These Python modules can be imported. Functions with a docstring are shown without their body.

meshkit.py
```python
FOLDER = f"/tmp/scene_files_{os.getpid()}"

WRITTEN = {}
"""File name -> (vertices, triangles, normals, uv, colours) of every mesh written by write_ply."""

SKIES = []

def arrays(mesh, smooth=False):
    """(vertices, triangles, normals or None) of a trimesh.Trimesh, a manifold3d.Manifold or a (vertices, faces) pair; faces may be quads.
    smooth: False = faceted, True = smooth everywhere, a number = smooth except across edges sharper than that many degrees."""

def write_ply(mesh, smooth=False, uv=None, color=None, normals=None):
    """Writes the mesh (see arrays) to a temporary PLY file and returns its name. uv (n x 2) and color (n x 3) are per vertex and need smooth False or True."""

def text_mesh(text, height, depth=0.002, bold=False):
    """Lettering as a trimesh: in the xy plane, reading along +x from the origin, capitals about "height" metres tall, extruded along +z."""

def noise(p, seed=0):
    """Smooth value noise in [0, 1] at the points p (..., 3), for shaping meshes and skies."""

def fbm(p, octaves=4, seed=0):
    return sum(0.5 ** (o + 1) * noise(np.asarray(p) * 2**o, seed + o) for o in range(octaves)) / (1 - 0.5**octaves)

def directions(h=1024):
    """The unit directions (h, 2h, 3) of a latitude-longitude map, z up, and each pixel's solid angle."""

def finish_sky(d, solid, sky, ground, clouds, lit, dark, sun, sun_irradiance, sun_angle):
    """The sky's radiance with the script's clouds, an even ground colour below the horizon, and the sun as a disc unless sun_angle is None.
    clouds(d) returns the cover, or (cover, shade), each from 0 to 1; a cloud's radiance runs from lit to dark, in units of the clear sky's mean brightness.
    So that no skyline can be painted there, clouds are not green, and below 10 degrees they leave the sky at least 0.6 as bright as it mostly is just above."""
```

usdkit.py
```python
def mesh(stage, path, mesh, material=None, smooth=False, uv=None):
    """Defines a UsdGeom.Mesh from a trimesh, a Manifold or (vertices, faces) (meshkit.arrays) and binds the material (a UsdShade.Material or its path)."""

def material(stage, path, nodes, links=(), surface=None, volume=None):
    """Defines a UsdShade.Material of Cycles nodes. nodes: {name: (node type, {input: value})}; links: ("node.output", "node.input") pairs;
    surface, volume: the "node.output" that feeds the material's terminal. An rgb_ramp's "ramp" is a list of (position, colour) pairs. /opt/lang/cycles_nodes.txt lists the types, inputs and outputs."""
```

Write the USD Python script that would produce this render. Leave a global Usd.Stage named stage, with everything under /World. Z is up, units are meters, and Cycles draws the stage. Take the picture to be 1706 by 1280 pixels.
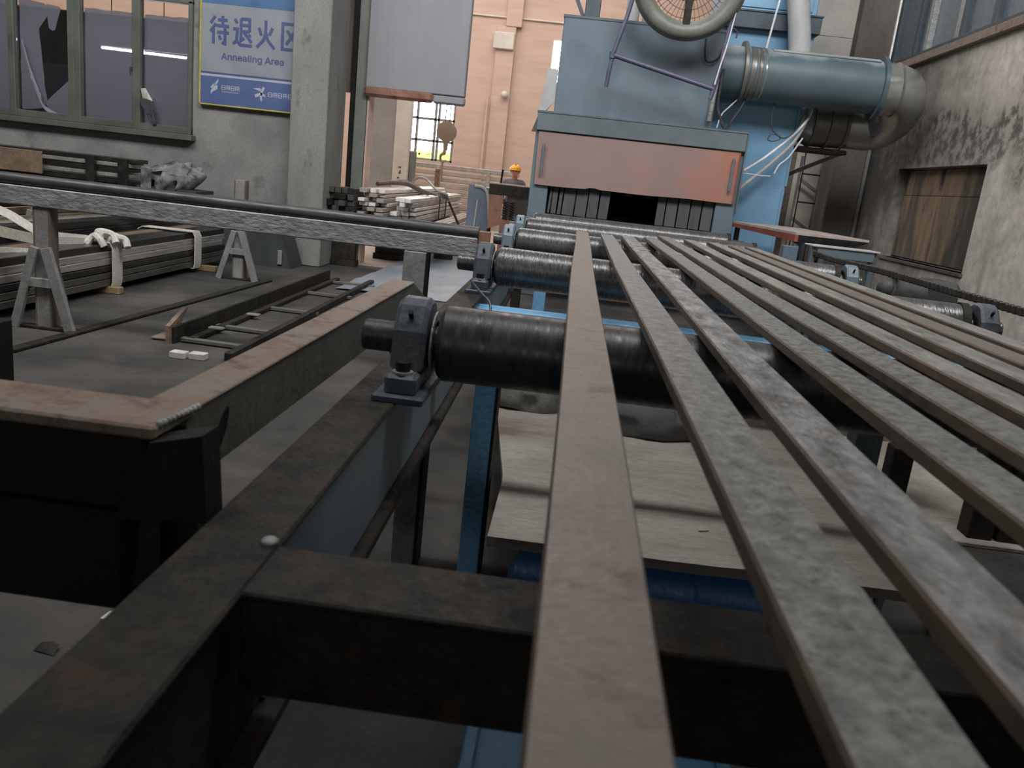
import math
import numpy as np
import trimesh
import manifold3d as m3
from shapely.geometry import LineString, Polygon, box as sbox
from shapely import affinity, union_all
from pxr import Usd, UsdGeom, UsdLux, UsdShade, Gf, Sdf, Vt
import usdkit, meshkit

stage = Usd.Stage.CreateInMemory()
UsdGeom.SetStageUpAxis(stage, 'Z')
UsdGeom.SetStageMetersPerUnit(stage, 1.0)
UsdGeom.Xform.Define(stage, '/World')
UsdGeom.Scope.Define(stage, '/World/Looks')
rng = np.random.default_rng(11)

# ---------------------------------------------------------------- camera (solved from the photo's vanishing points)
PITCH, ROLL, YAW = math.radians(13.93), math.radians(6.37), math.radians(-3.16)
fw = np.array([math.sin(YAW) * math.cos(PITCH), math.cos(YAW) * math.cos(PITCH), -math.sin(PITCH)])
r0 = np.array([math.cos(YAW), -math.sin(YAW), 0.0])
u0 = np.cross(r0, fw)
rt = r0 * math.cos(ROLL) + u0 * math.sin(ROLL)
up = -r0 * math.sin(ROLL) + u0 * math.cos(ROLL)
cam = UsdGeom.Camera.Define(stage, '/World/camera')
M = Gf.Matrix4d(*rt, 0, *up, 0, *(-fw), 0, 0.0, 0.0, 1.25, 1)
cam.AddTransformOp().Set(M)
cam.CreateHorizontalApertureAttr(9.8)
cam.CreateVerticalApertureAttr(9.8 * 1280 / 1706)
cam.CreateFocalLengthAttr(9.8 * 1370 / 1706)
cam.CreateFStopAttr(2.0)
cam.CreateFocusDistanceAttr(4.5)
cam.CreateClippingRangeAttr(Gf.Vec2f(0.05, 200))
cam.CreateExposureAttr(0.0)


# ---------------------------------------------------------------- sky and large lights
def material(name, nodes, links, surface='p.BSDF', volume=None):
    return usdkit.material(stage, '/World/Looks/' + name, nodes, links, surface=surface, volume=volume)


dome = UsdLux.DomeLight.Define(stage, '/World/sky')
dome.CreateIntensityAttr(4.0)
dome.CreateColorAttr(Gf.Vec3f(0.93, 0.97, 1.0))


def area(name, loc, target, w, h, power, color):
    """A rectangular light at loc facing target."""
    l = UsdLux.RectLight.Define(stage, '/World/' + name)
    d = np.array(target, float) - np.array(loc, float)
    d /= np.linalg.norm(d)
    a = np.cross(d, [0, 1, 0] if abs(d[2]) > .9 else [0, 0, 1])
    a /= np.linalg.norm(a)
    b = np.cross(a, d)
    l.AddTransformOp().Set(Gf.Matrix4d(*a, 0, *b, 0, *(-d), 0, *map(float, loc), 1))
    l.CreateWidthAttr(w)
    l.CreateHeightAttr(h)
    l.CreateIntensityAttr(power)
    l.CreateColorAttr(Gf.Vec3f(*color))
    return l


area('roof_light_right', (2.3, 2.6, 7.6), (2.0, 9.0, 4.2), 6.0, 2.6, 17.0, (0.98, 0.98, 1.0))
area('fill_light_left', (-5.2, 2.6, 7.6), (-4.9, 9.0, 4.0), 6.0, 2.6, 12.0, (0.98, 0.98, 1.0))  # unseen fill panel added to brighten the left half of the hall
area('gable_light', (0.5, -7.8, 3.0), (0.4, 9.5, 1.8), 7.0, .8, 4.5, (0.97, 0.99, 1.0))
area('far_hall_light', (-7.0, 16.5, 8.4), (-6.6, 16.6, 0), 18.0, 7.0, 4.4, (1.0, 0.90, 0.85))


# ---------------------------------------------------------------- materials
def srgb(r, g, b):
    c = np.array([r, g, b], float) / 255
    return tuple(np.where(c <= .04045, c / 12.92, ((c + .055) / 1.055) ** 2.4))


def mat(name, c1, c2, scale=6.0, rough=.6, metal=0.0, bump=.15, stretch=(1, 1, 1), c3=None, fine=60.0, lo=.35, hi=.65, spec=.5, bscale=None, patch=None, grain=.6):
    """Two or three tones mixed by noise, fine grain on top, slight relief. patch: (colour, scale, low, high) laid over in blotches."""
    fine = 4.0 if grain < .25 else fine
    ramp = [(lo, c1), (hi, c2)] if c3 is None else [(lo, c1), ((lo + hi) / 2, c2), (hi, c3)]
    n = {'g': ('geometry', {}), 'm': ('mapping', {'scale': stretch}), 'n': ('noise_texture', {'scale': scale, 'detail': 7.0, 'roughness': .6}),
         'r': ('rgb_ramp', {'ramp': ramp}), 'f': ('noise_texture', {'scale': fine, 'detail': 3.0}),
         'fr': ('rgb_ramp', {'ramp': [(.3, (.72, .72, .72)), (.7, (1.12, 1.12, 1.12))]}),
         'x': ('mix_color', {'blend_type': 'multiply', 'fac': grain}),
         'rr': ('map_range', {'from_min': .3, 'from_max': .7, 'to_min': max(rough - .12, .05), 'to_max': min(rough + .12, 1.0)}),
         'b': ('bump', {'strength': bump, 'distance': .01}),
         'p': ('principled_bsdf', {'metallic': metal, 'specular_ior_level': spec})}
    l = [('g.position', 'm.vector'), ('m.vector', 'n.vector'), ('m.vector', 'f.vector'), ('n.fac', 'r.fac'), ('f.fac', 'fr.fac'),
         ('r.color', 'x.a'), ('fr.color', 'x.b'), ('f.fac', 'rr.value'), ('rr.result', 'p.roughness'), ('b.normal', 'p.normal')]
    if bscale:
        n['h'] = ('noise_texture', {'scale': bscale, 'detail': 6.0})
        l += [('m.vector', 'h.vector'), ('h.fac', 'b.height')]
    else:
        l += [('f.fac', 'b.height')]
    last = 'x.result'
    if patch:
        col, ps, pl, ph = patch
        n['pn'] = ('noise_texture', {'scale': ps, 'detail': 8.0, 'roughness': .65})
        n['pr'] = ('map_range', {'from_min': pl, 'from_max': ph, 'to_min': 0.0, 'to_max': 1.0, 'clamp': True})
        n['px'] = ('mix_color', {'b': col})
        l += [('m.vector', 'pn.vector'), ('pn.fac', 'pr.value'), ('pr.result', 'px.fac'), (last, 'px.a')]
        last = 'px.result'
    return material(name, n, l + [(last, 'p.base_color')])


MT = {}
def add(name, *a, **k):
    MT[name] = mat(name, *a, **k)

RUST = srgb(112, 74, 54)
add('floor_concrete', srgb(58, 57, 55), srgb(86, 82, 77), scale=1.3, rough=.85, bump=.5, bscale=9, patch=(srgb(46, 45, 43), .9, .48, .68), spec=.25)
add('wall_plaster', srgb(116, 115, 112), srgb(138, 137, 133), scale=1.6, rough=.9, bump=.35, bscale=14, patch=(srgb(88, 87, 84), 2.3, .56, .70), spec=.2)
add('far_plaster', srgb(190, 165, 150), srgb(202, 177, 161), scale=1.0, rough=.9, bump=.2, stretch=(1, 1, 6), spec=.2)
add('far_floor', srgb(150, 138, 126), srgb(176, 160, 146), scale=1.5, rough=.7, spec=.3)
add('pillar_concrete', srgb(120, 119, 115), srgb(138, 137, 133), scale=2.0, rough=.9, bump=.4, bscale=10, stretch=(1, 1, .5), patch=(srgb(96, 95, 92), 5, .6, .72), spec=.2)
add('dark_concrete', srgb(86, 80, 76), srgb(106, 99, 93), scale=2.5, rough=.9, stretch=(1, 1, .35), spec=.2)
add('pale_concrete', srgb(196, 190, 178), srgb(214, 207, 194), scale=2, rough=.9, spec=.2)
add('lintel_concrete', srgb(146, 143, 137), srgb(168, 164, 156), scale=1.4, rough=.9, bump=.3, spec=.2)
add('ceiling_sheet', srgb(120, 120, 118), srgb(140, 140, 138), scale=1, rough=.8)
add('bar_brown', srgb(112, 105, 98), srgb(128, 117, 108), scale=7, rough=.48, metal=.2, stretch=(1, 1.6, 1), patch=(srgb(92, 78, 70), 7, .58, .68), bump=.1, fine=110, grain=.8)
add('bar_grey', srgb(104, 104, 101), srgb(142, 141, 137), scale=40, rough=.48, metal=.25, patch=(srgb(84, 80, 74), 60, .56, .66), bump=.15, fine=150, grain=.95)
add('bar_scaled', srgb(92, 91, 88), srgb(160, 159, 157), scale=24, rough=.48, metal=.25, stretch=(1, .45, 1), patch=(srgb(112, 92, 74), 34, .58, .68), bump=.2, fine=150, grain=.95)
add('bar_light', srgb(118, 116, 111), srgb(156, 153, 147), scale=22, rough=.48, metal=.25, stretch=(1, .3, 1), patch=(srgb(108, 92, 80), 18, .6, .72), bump=.12, fine=140, grain=.9)
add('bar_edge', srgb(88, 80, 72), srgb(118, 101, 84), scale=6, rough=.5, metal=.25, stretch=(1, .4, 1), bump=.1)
add('roller_steel', srgb(84, 83, 82), srgb(102, 101, 100), scale=16, rough=.3, metal=.4, stretch=(1, .25, .25), bump=.35, fine=120)
add('roller_dark', srgb(56, 55, 55), srgb(70, 69, 68), scale=16, rough=.42, metal=.3, stretch=(1, .25, .25), bump=.2)
add('frame_steel', srgb(33, 32, 29), srgb(56, 52, 46), scale=16, rough=.62, metal=.15, patch=(srgb(64, 50, 40), 11, .56, .68), bump=.35, fine=70, grain=.9, spec=.22)
add('rail_grey', srgb(84, 84, 78), srgb(98, 97, 90), scale=4, rough=.6, patch=(srgb(88, 74, 62), 4, .56, .72), bump=.15)
add('frame_blue_grey', srgb(56, 66, 73), srgb(70, 80, 87), scale=5, rough=.5, metal=.1)
add('black_steel', srgb(26, 26, 26), srgb(36, 35, 34), scale=7, rough=.6, metal=.1, bump=.2, spec=.22)
add('rusty_steel', srgb(112, 94, 80), srgb(128, 111, 97), scale=8, rough=.7, patch=(srgb(86, 64, 50), 18, .54, .68), bump=.3, c3=srgb(122, 114, 106))
add('bearing_paint', srgb(70, 76, 82), srgb(86, 92, 98), scale=9, rough=.5, metal=.1, bump=.15)
add('galvanised', srgb(128, 130, 128), srgb(158, 159, 156), scale=26, rough=.45, metal=.2, stretch=(.4, 1, 1), bump=.7, bscale=60)
add('pipe_black', srgb(62, 62, 63), srgb(82, 81, 80), scale=12, rough=.42, metal=.25, stretch=(.15, 1, 1), bump=.15)
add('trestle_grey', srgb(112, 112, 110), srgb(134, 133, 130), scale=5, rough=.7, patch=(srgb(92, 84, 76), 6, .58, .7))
add('paint_blue', srgb(104, 162, 202), srgb(116, 172, 210), scale=4, rough=.5, patch=(srgb(140, 150, 154), 5, .6, .72))
add('furnace_blue', srgb(94, 108, 117), srgb(101, 115, 124), scale=1.2, rough=.42, bump=.02, grain=.12, patch=(srgb(90, 99, 104), 1.8, .55, .75))
add('furnace_grey', srgb(84, 94, 98), srgb(96, 106, 110), scale=2, rough=.55, bump=.05, grain=.2, patch=(srgb(104, 108, 108), 4, .6, .75))
add('cabinet_blue', srgb(104, 148, 178), srgb(118, 160, 188), scale=1.5, rough=.38, bump=.02, grain=.1)
add('door_red', srgb(158, 126, 117), srgb(166, 131, 120), scale=1.6, rough=.5, metal=.1, patch=(srgb(178, 112, 86), 1.4, .55, .72), bump=.06)
add('rubber_grey', srgb(68, 69, 70), srgb(80, 81, 82), scale=3, rough=.7, stretch=(3, 1, .4))
add('soot_shade_black', srgb(34, 36, 37), srgb(46, 48, 49), scale=3, rough=.9)
add('duct_paint', srgb(70, 86, 92), srgb(82, 98, 102), scale=3, rough=.45, bump=.03, grain=.15)
add('duct_sheet', srgb(158, 159, 155), srgb(174, 175, 170), scale=1.5, rough=.24, metal=.6, bump=.01, grain=.08)
add('duct_dark', srgb(104, 100, 95), srgb(124, 119, 112), scale=2, rough=.4, metal=.3, bump=.03, grain=.2)
add('pipe_grey', srgb(158, 158, 158), srgb(176, 176, 176), scale=3, rough=.6, grain=.15, bump=.03)
add('tube_indigo', srgb(74, 74, 96), srgb(88, 88, 110), scale=6, rough=.45)
add('fan_rim', srgb(98, 100, 94), srgb(122, 122, 114), scale=4, rough=.5)
add('wire_brown', srgb(110, 84, 64), srgb(130, 102, 80), scale=4, rough=.6)
add('cable_white', srgb(196, 198, 202), srgb(214, 216, 220), scale=9, rough=.5)
add('cable_dark', srgb(46, 48, 54), srgb(60, 62, 68), scale=9, rough=.5)
add('window_frame', srgb(84, 87, 79), srgb(98, 101, 92), scale=3, rough=.45, metal=.2, grain=.2)
add('sign_blue', srgb(68, 86, 126), srgb(74, 92, 132), scale=2, rough=.5, bump=.02, grain=.15)
add('sign_top_blue', srgb(58, 94, 132), srgb(64, 100, 138), scale=2, rough=.5, bump=.02, grain=.15)
add('sign_white', srgb(128, 131, 138), srgb(133, 136, 143), scale=2, rough=.5, bump=.02, grain=.15)
add('sign_pale', srgb(156, 160, 172), srgb(162, 166, 177), scale=2, rough=.5, bump=.02, grain=.15)
add('sign_ink', srgb(64, 76, 116), srgb(70, 82, 122), scale=2, rough=.5, bump=.02, grain=.15)
add('sign_gold', srgb(160, 148, 70), srgb(178, 165, 88), scale=4, rough=.4)
add('sling_white', srgb(186, 182, 172), srgb(206, 202, 192), scale=30, rough=.85, stretch=(1, 4, 1))
add('stock_dark', srgb(46, 45, 43), srgb(66, 64, 60), scale=9, rough=.26, metal=.5, stretch=(1, .04, 1), grain=.4)
add('stock_mid', srgb(88, 86, 81), srgb(110, 107, 101), scale=9, rough=.26, metal=.5, stretch=(1, .04, 1), grain=.4)
add('stock_light', srgb(156, 153, 146), srgb(188, 184, 176), scale=9, rough=.26, metal=.5, stretch=(1, .04, 1), grain=.4)
add('stock_warm', srgb(142, 122, 102), srgb(172, 148, 124), scale=9, rough=.26, metal=.5, stretch=(1, .04, 1), grain=.4)
add('crate_dark', srgb(46, 50, 52), srgb(58, 62, 64), scale=4, rough=.7)
add('rag', srgb(92, 94, 92), srgb(132, 134, 130), scale=8, rough=.95, patch=(srgb(48, 50, 50), 5, .5, .62))
add('lit_floor_pale', srgb(122, 131, 138), srgb(138, 146, 152), scale=2, rough=.45, bump=.2, bscale=5)
add('sack_cloth', srgb(116, 117, 112), srgb(134, 134, 128), scale=6, rough=.9, bump=.4, bscale=40)
add('sack_dark', srgb(82, 82, 82), srgb(98, 97, 96), scale=6, rough=.9, bump=.4, bscale=40)
add('dusty_plate', srgb(150, 144, 134), srgb(182, 176, 166), scale=4, rough=.95, bump=.9, bscale=26, stretch=(.6, 1.6, 1), patch=(srgb(124, 109, 98), 2.0, .5, .7), spec=.15)
add('web_blue', srgb(92, 106, 114), srgb(106, 120, 128), scale=4, rough=.5, bump=.05, grain=.2)
add('crate_teal', srgb(30, 72, 98), srgb(38, 82, 108), scale=3, rough=.5)
add('plastic_blue', srgb(54, 104, 160), srgb(62, 114, 170), scale=3, rough=.4)
add('table_red', srgb(126, 66, 52), srgb(146, 80, 64), scale=3, rough=.6)
add('table_top', srgb(158, 146, 136), srgb(178, 166, 156), scale=4, rough=.75)
add('table_steel', srgb(72, 82, 88), srgb(88, 98, 104), scale=4, rough=.55)
add('chain_steel', srgb(48, 46, 43), srgb(70, 66, 61), scale=20, rough=.5, metal=.3)
add('motor_dark', srgb(44, 45, 45), srgb(60, 60, 58), scale=5, rough=.6)
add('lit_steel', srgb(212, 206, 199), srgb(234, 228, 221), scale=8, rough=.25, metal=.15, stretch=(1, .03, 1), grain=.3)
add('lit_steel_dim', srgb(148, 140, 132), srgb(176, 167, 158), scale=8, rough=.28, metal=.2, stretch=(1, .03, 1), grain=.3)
add('trestle_brown', srgb(92, 82, 72), srgb(112, 99, 86), scale=5, rough=.7)
add('hook_paint', srgb(150, 128, 104), srgb(166, 142, 116), scale=4, rough=.6)
add('helmet_yellow', srgb(226, 158, 30), srgb(236, 170, 40), scale=3, rough=.35, bump=.02)
add('skin', srgb(188, 130, 102), srgb(198, 140, 112), scale=8, rough=.55, bump=.03)
add('hair_black', srgb(30, 26, 24), srgb(42, 36, 32), scale=40, rough=.6)
add('jacket', srgb(88, 84, 92), srgb(104, 98, 104), scale=8, rough=.9)
add('shirt_white', srgb(214, 214, 214), srgb(226, 226, 226), scale=8, rough=.9)
add('trousers', srgb(66, 66, 78), srgb(80, 78, 90), scale=8, rough=.9)
add('hedge', srgb(120, 168, 60), srgb(160, 200, 92), scale=5, rough=.9)
add('rust_panel', srgb(120, 84, 66), srgb(150, 108, 88), scale=3, rough=.7, patch=(srgb(96, 60, 46), 5, .55, .7))
add('plate_blue_grey', srgb(120, 134, 152), srgb(136, 150, 166), scale=2.5, rough=.5)
add('lead_door', srgb(132, 132, 135), srgb(142, 142, 145), scale=1.5, rough=.8, stretch=(2, 1, .3), grain=.2, patch=(srgb(108, 108, 114), 2.6, .62, .74))
add('recess_board', srgb(78, 72, 64), srgb(148, 126, 100), scale=1.7, rough=.85, stretch=(1, 1.6, .3), lo=.4, hi=.6, patch=(srgb(52, 51, 48), 2.6, .54, .66))
add('wall_pane', srgb(92, 104, 112), srgb(112, 122, 128), scale=.8, rough=.35, stretch=(1, 1, .3))
add('guide_green', srgb(104, 109, 102), srgb(118, 122, 115), scale=3, rough=.6, grain=.3)
add('paper_scrap', srgb(176, 172, 164), srgb(196, 192, 184), scale=9, rough=.9)
add('wood_block', srgb(130, 112, 78), srgb(150, 132, 94), scale=9, rough=.8, stretch=(1, .2, 1))


def wall_stained():
    """Old plaster with a ragged mould band, drips below the window sill and soot towards the far end."""
    n = {'g': ('geometry', {}), 's': ('separate_xyz', {}),
         'big': ('noise_texture', {'scale': 1.6, 'detail': 8.0, 'roughness': .65}),
         'sm': ('mapping', {'scale': (1, 1.4, .25)}), 'st': ('noise_texture', {'scale': 2.4, 'detail': 5.0}),
         'fine': ('noise_texture', {'scale': 9.0, 'detail': 8.0, 'roughness': .7}),
         'base': ('rgb_ramp', {'ramp': [(.35, srgb(176, 169, 158)), (.65, srgb(208, 202, 191))]}),
         'a1': ('math', {'math_type': 'multiply_add', 'value2': 1.3, 'value3': -.65}), 'a2': ('math', {'math_type': 'add'}),
         'band': ('rgb_ramp', {'ramp': [(0, (0, 0, 0)), (.12, (.05, .05, .05)), (.28, (.9, .9, .9)), (.52, (1, 1, 1)), (.62, (.35, .35, .35)), (.7, (0, 0, 0))]}),
         'bm': ('map_range', {'from_min': 1.55, 'from_max': 3.05, 'to_min': 0, 'to_max': 1, 'clamp': True}),
         'bn': ('map_range', {'from_min': .42, 'from_max': .56, 'to_min': .2, 'to_max': 1.0, 'clamp': True}),
         'bx': ('math', {'math_type': 'multiply'}), 'bs': ('math', {'math_type': 'multiply', 'value2': .95}),
         'm1': ('mix_color', {'b': srgb(84, 82, 76)}),
         'so': ('map_range', {'from_min': 8.4, 'from_max': 10.9, 'to_min': 0, 'to_max': 1.0, 'clamp': True}),
         'so2': ('math', {'math_type': 'multiply_add', 'value2': 1.4, 'value3': -.7}), 'so3': ('math', {'math_type': 'add', 'use_clamp': True}),
         'so4': ('math', {'math_type': 'multiply', 'value2': .9}),
         'm2': ('mix_color', {'b': srgb(62, 64, 62)}),
         'dr': ('map_range', {'from_min': .58, 'from_max': .72, 'to_min': 0, 'to_max': .4, 'clamp': True}),
         'm3': ('mix_color', {'b': srgb(104, 98, 90)}),
         'b': ('bump', {'strength': .5, 'distance': .012}), 'p': ('principled_bsdf', {'roughness': .9, 'specular_ior_level': .2})}
    l = [('g.position', 's.vector'), ('g.position', 'big.vector'), ('g.position', 'sm.vector'), ('sm.vector', 'st.vector'), ('g.position', 'fine.vector'),
         ('fine.fac', 'base.fac'), ('big.fac', 'a1.value1'), ('a1.value', 'a2.value1'), ('s.z', 'a2.value2'), ('a2.value', 'bm.value'), ('bm.result', 'band.fac'),
         ('fine.fac', 'bn.value'), ('band.color', 'bx.value1'), ('bn.result', 'bx.value2'), ('bx.value', 'bs.value1'), ('bs.value', 'm1.fac'), ('base.color', 'm1.a'),
         ('s.y', 'so.value'), ('big.fac', 'so2.value1'), ('so2.value', 'so3.value1'), ('so.result', 'so3.value2'), ('so3.value', 'so4.value1'), ('so4.value', 'm2.fac'), ('m1.result', 'm2.a'),
         ('st.fac', 'dr.value'), ('dr.result', 'm3.fac'), ('m2.result', 'm3.a'), ('m3.result', 'p.base_color'), ('fine.fac', 'b.height'), ('b.normal', 'p.normal')]
    MT['wall_stained'] = material('wall_stained', n, l)


wall_stained()
MT['duct_pale_top'] = material('duct_pale_top', {'g': ('geometry', {}), 's': ('separate_xyz', {}), 'n': ('noise_texture', {'scale': 3.0, 'detail': 6.0}), 'q': ('math', {'math_type': 'multiply_add', 'value2': .7, 'value3': -.35}), 'a': ('math', {'math_type': 'add'}),
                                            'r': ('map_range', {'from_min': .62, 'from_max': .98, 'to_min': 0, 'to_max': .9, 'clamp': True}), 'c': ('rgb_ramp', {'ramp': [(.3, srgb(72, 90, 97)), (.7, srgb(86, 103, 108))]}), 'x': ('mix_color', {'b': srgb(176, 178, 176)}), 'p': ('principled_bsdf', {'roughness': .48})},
                            [('g.normal', 's.vector'), ('g.position', 'n.vector'), ('n.fac', 'q.value1'), ('q.value', 'a.value1'), ('s.z', 'a.value2'), ('a.value', 'r.value'), ('n.fac', 'c.fac'), ('c.color', 'x.a'), ('r.result', 'x.fac'), ('x.result', 'p.base_color')])  # colour turns paler where the surface faces up
MT['door_graded'] = material('door_graded', {'g': ('geometry', {}), 's': ('separate_xyz', {}), 'n': ('noise_texture', {'scale': 2.2, 'detail': 7.0}), 'q': ('math', {'math_type': 'multiply_add', 'value2': .28, 'value3': -.22}), 'a': ('math', {'math_type': 'add'}),
                                          'r': ('map_range', {'from_min': .48, 'from_max': .82, 'to_min': 0, 'to_max': .85, 'clamp': True}), 'c': ('rgb_ramp', {'ramp': [(.3, srgb(136, 114, 108)), (.7, srgb(147, 121, 114))]}), 'x': ('mix_color', {'b': srgb(164, 104, 82)}), 'p': ('principled_bsdf', {'roughness': .5})},
                           [('g.position', 's.vector'), ('g.position', 'n.vector'), ('s.x', 'q.value1'), ('q.value', 'a.value1'), ('n.fac', 'a.value2'), ('a.value', 'r.value'), ('n.fac', 'c.fac'), ('c.color', 'x.a'), ('r.result', 'x.fac'), ('x.result', 'p.base_color')])  # colour turns more orange towards the right-hand end
MT['glass_clear'] = material('glass_clear', {'f': ('fresnel', {'IOR': 1.45}), 't': ('transparent_bsdf', {'color': (.96, .97, .96)}), 'g': ('glossy_bsdf', {'roughness': .02}), 'x': ('mix_closure', {})},
                             [('f.fac', 'x.fac'), ('t.BSDF', 'x.closure1'), ('g.BSDF', 'x.closure2')], surface='x.closure')
MT['film_grey'] = material('film_grey', {'d': ('diffuse_bsdf', {'color': srgb(158, 158, 172)}), 'tl': ('translucent_bsdf', {'color': srgb(104, 104, 120)}), 't': ('transparent_bsdf', {'color': (.8, .8, .88)}),
                                         'a': ('mix_closure', {'fac': .35}), 'b': ('mix_closure', {'fac': .16}), 'gl': ('glossy_bsdf', {'roughness': .15, 'color': (.9, .9, 1)}), 'c': ('mix_closure', {'fac': .1})},
                           [('d.BSDF', 'a.closure1'), ('tl.BSDF', 'a.closure2'), ('a.closure', 'b.closure1'), ('t.BSDF', 'b.closure2'), ('b.closure', 'c.closure1'), ('gl.BSDF', 'c.closure2')], surface='c.closure')
MT['tube_glow'] = material('tube_glow', {'e': ('emission', {'color': (.86, .86, 1.0), 'strength': 40.0})}, [], surface='e.emission')


# ---------------------------------------------------------------- shapes
def hull(points):
    return trimesh.convex.convex_hull(np.asarray(points, float))


def cbox(x0, x1, y0, y1, z0, z1, b=.004):
    """A box with chamfered edges."""
    b = min(b, (x1 - x0) * .45, (y1 - y0) * .45, (z1 - z0) * .45)
    p = []
    for x, sx in ((x0, 1), (x1, -1)):
        for y, sy in ((y0, 1), (y1, -1)):
            for z, sz in ((z0, 1), (z1, -1)):
                p += [(x, y + sy * b, z + sz * b), (x + sx * b, y, z + sz * b), (x + sx * b, y + sy * b, z)]
    return hull(p)


def pbox(x0, x1, y0, y1, z0, z1):
    m = trimesh.creation.box((x1 - x0, y1 - y0, z1 - z0))
    m.apply_translation(((x0 + x1) / 2, (y0 + y1) / 2, (z0 + z1) / 2))
    return m


def basis(d, hint=(0, 0, 1)):
    d = np.asarray(d, float)
    d = d / np.linalg.norm(d)
    h = np.asarray(hint, float)
    if abs(d @ h) > .95:
        h = np.array([0, 1.0, 0]) if abs(d[1]) < .9 else np.array([1.0, 0, 0])
    a = np.cross(h, d)
    a /= np.linalg.norm(a)
    return a, np.cross(d, a), d


def beam(p, q, w, h, hint=(0, 0, 1), b=.003):
    """A rectangular bar from p to q, w wide across hint, h high along it."""
    p, q = np.asarray(p, float), np.asarray(q, float)
    a, c, d = basis(q - p, hint)
    L = np.linalg.norm(q - p)
    m = cbox(-w / 2, w / 2, -h / 2, h / 2, 0, L, b)
    m.vertices = p + m.vertices[:, :1] * a + m.vertices[:, 1:2] * c + m.vertices[:, 2:] * d
    return m


def cyl(p, q, r, n=24, r2=None, b=0.0):
    """A cylinder or cone from p to q, ends chamfered by b."""
    p, q = np.asarray(p, float), np.asarray(q, float)
    r2 = r if r2 is None else r2
    a, c, d = basis(q - p)
    L = np.linalg.norm(q - p)
    t = np.arange(n) * 2 * math.pi / n
    rings = [(0, r)] if not b else [(0, r - b), (b, r)]
    rings += [(L, r2)] if not b else [(L - b, r2), (L, r2 - b)]
    v = []
    for s, rr in rings:
        v += [p + d * s + rr * (math.cos(x) * a + math.sin(x) * c) for x in t]
    return hull(v)


def lathe(profile, p, d, n=40, closed=True):
    """profile: (radius, height) pairs turned about the axis d through p."""
    a, c, d = basis(d)
    k = len(profile)
    t = np.arange(n) * 2 * math.pi / n
    v = np.array([np.asarray(p, float) + h * d + r * (math.cos(x) * a + math.sin(x) * c) for x in t for r, h in profile])
    f = []
    for i in range(n):
        for j in range(k if closed else k - 1):
            A, B = i * k + j, i * k + (j + 1) % k
            C, D = ((i + 1) % n) * k + (j + 1) % k, ((i + 1) % n) * k + j
            f += [(A, D, C), (A, C, B)]
    return trimesh.Trimesh(v, np.array(f), process=False)


def smooth_path(pts, n=8):
    """Catmull-Rom through pts."""
    P = np.asarray(pts, float)
    P = np.vstack([2 * P[0] - P[1], P, 2 * P[-1] - P[-2]])
    out = []
    for i in range(1, len(P) - 2):
        for t in np.linspace(0, 1, n, endpoint=False):
            out.append(.5 * (2 * P[i] + (P[i + 1] - P[i - 1]) * t + (2 * P[i - 1] - 5 * P[i] + 4 * P[i + 1] - P[i + 2]) * t * t + (3 * P[i] - P[i - 1] - 3 * P[i + 1] + P[i + 2]) * t ** 3))
    return np.array(out + [P[-2]])


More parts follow.
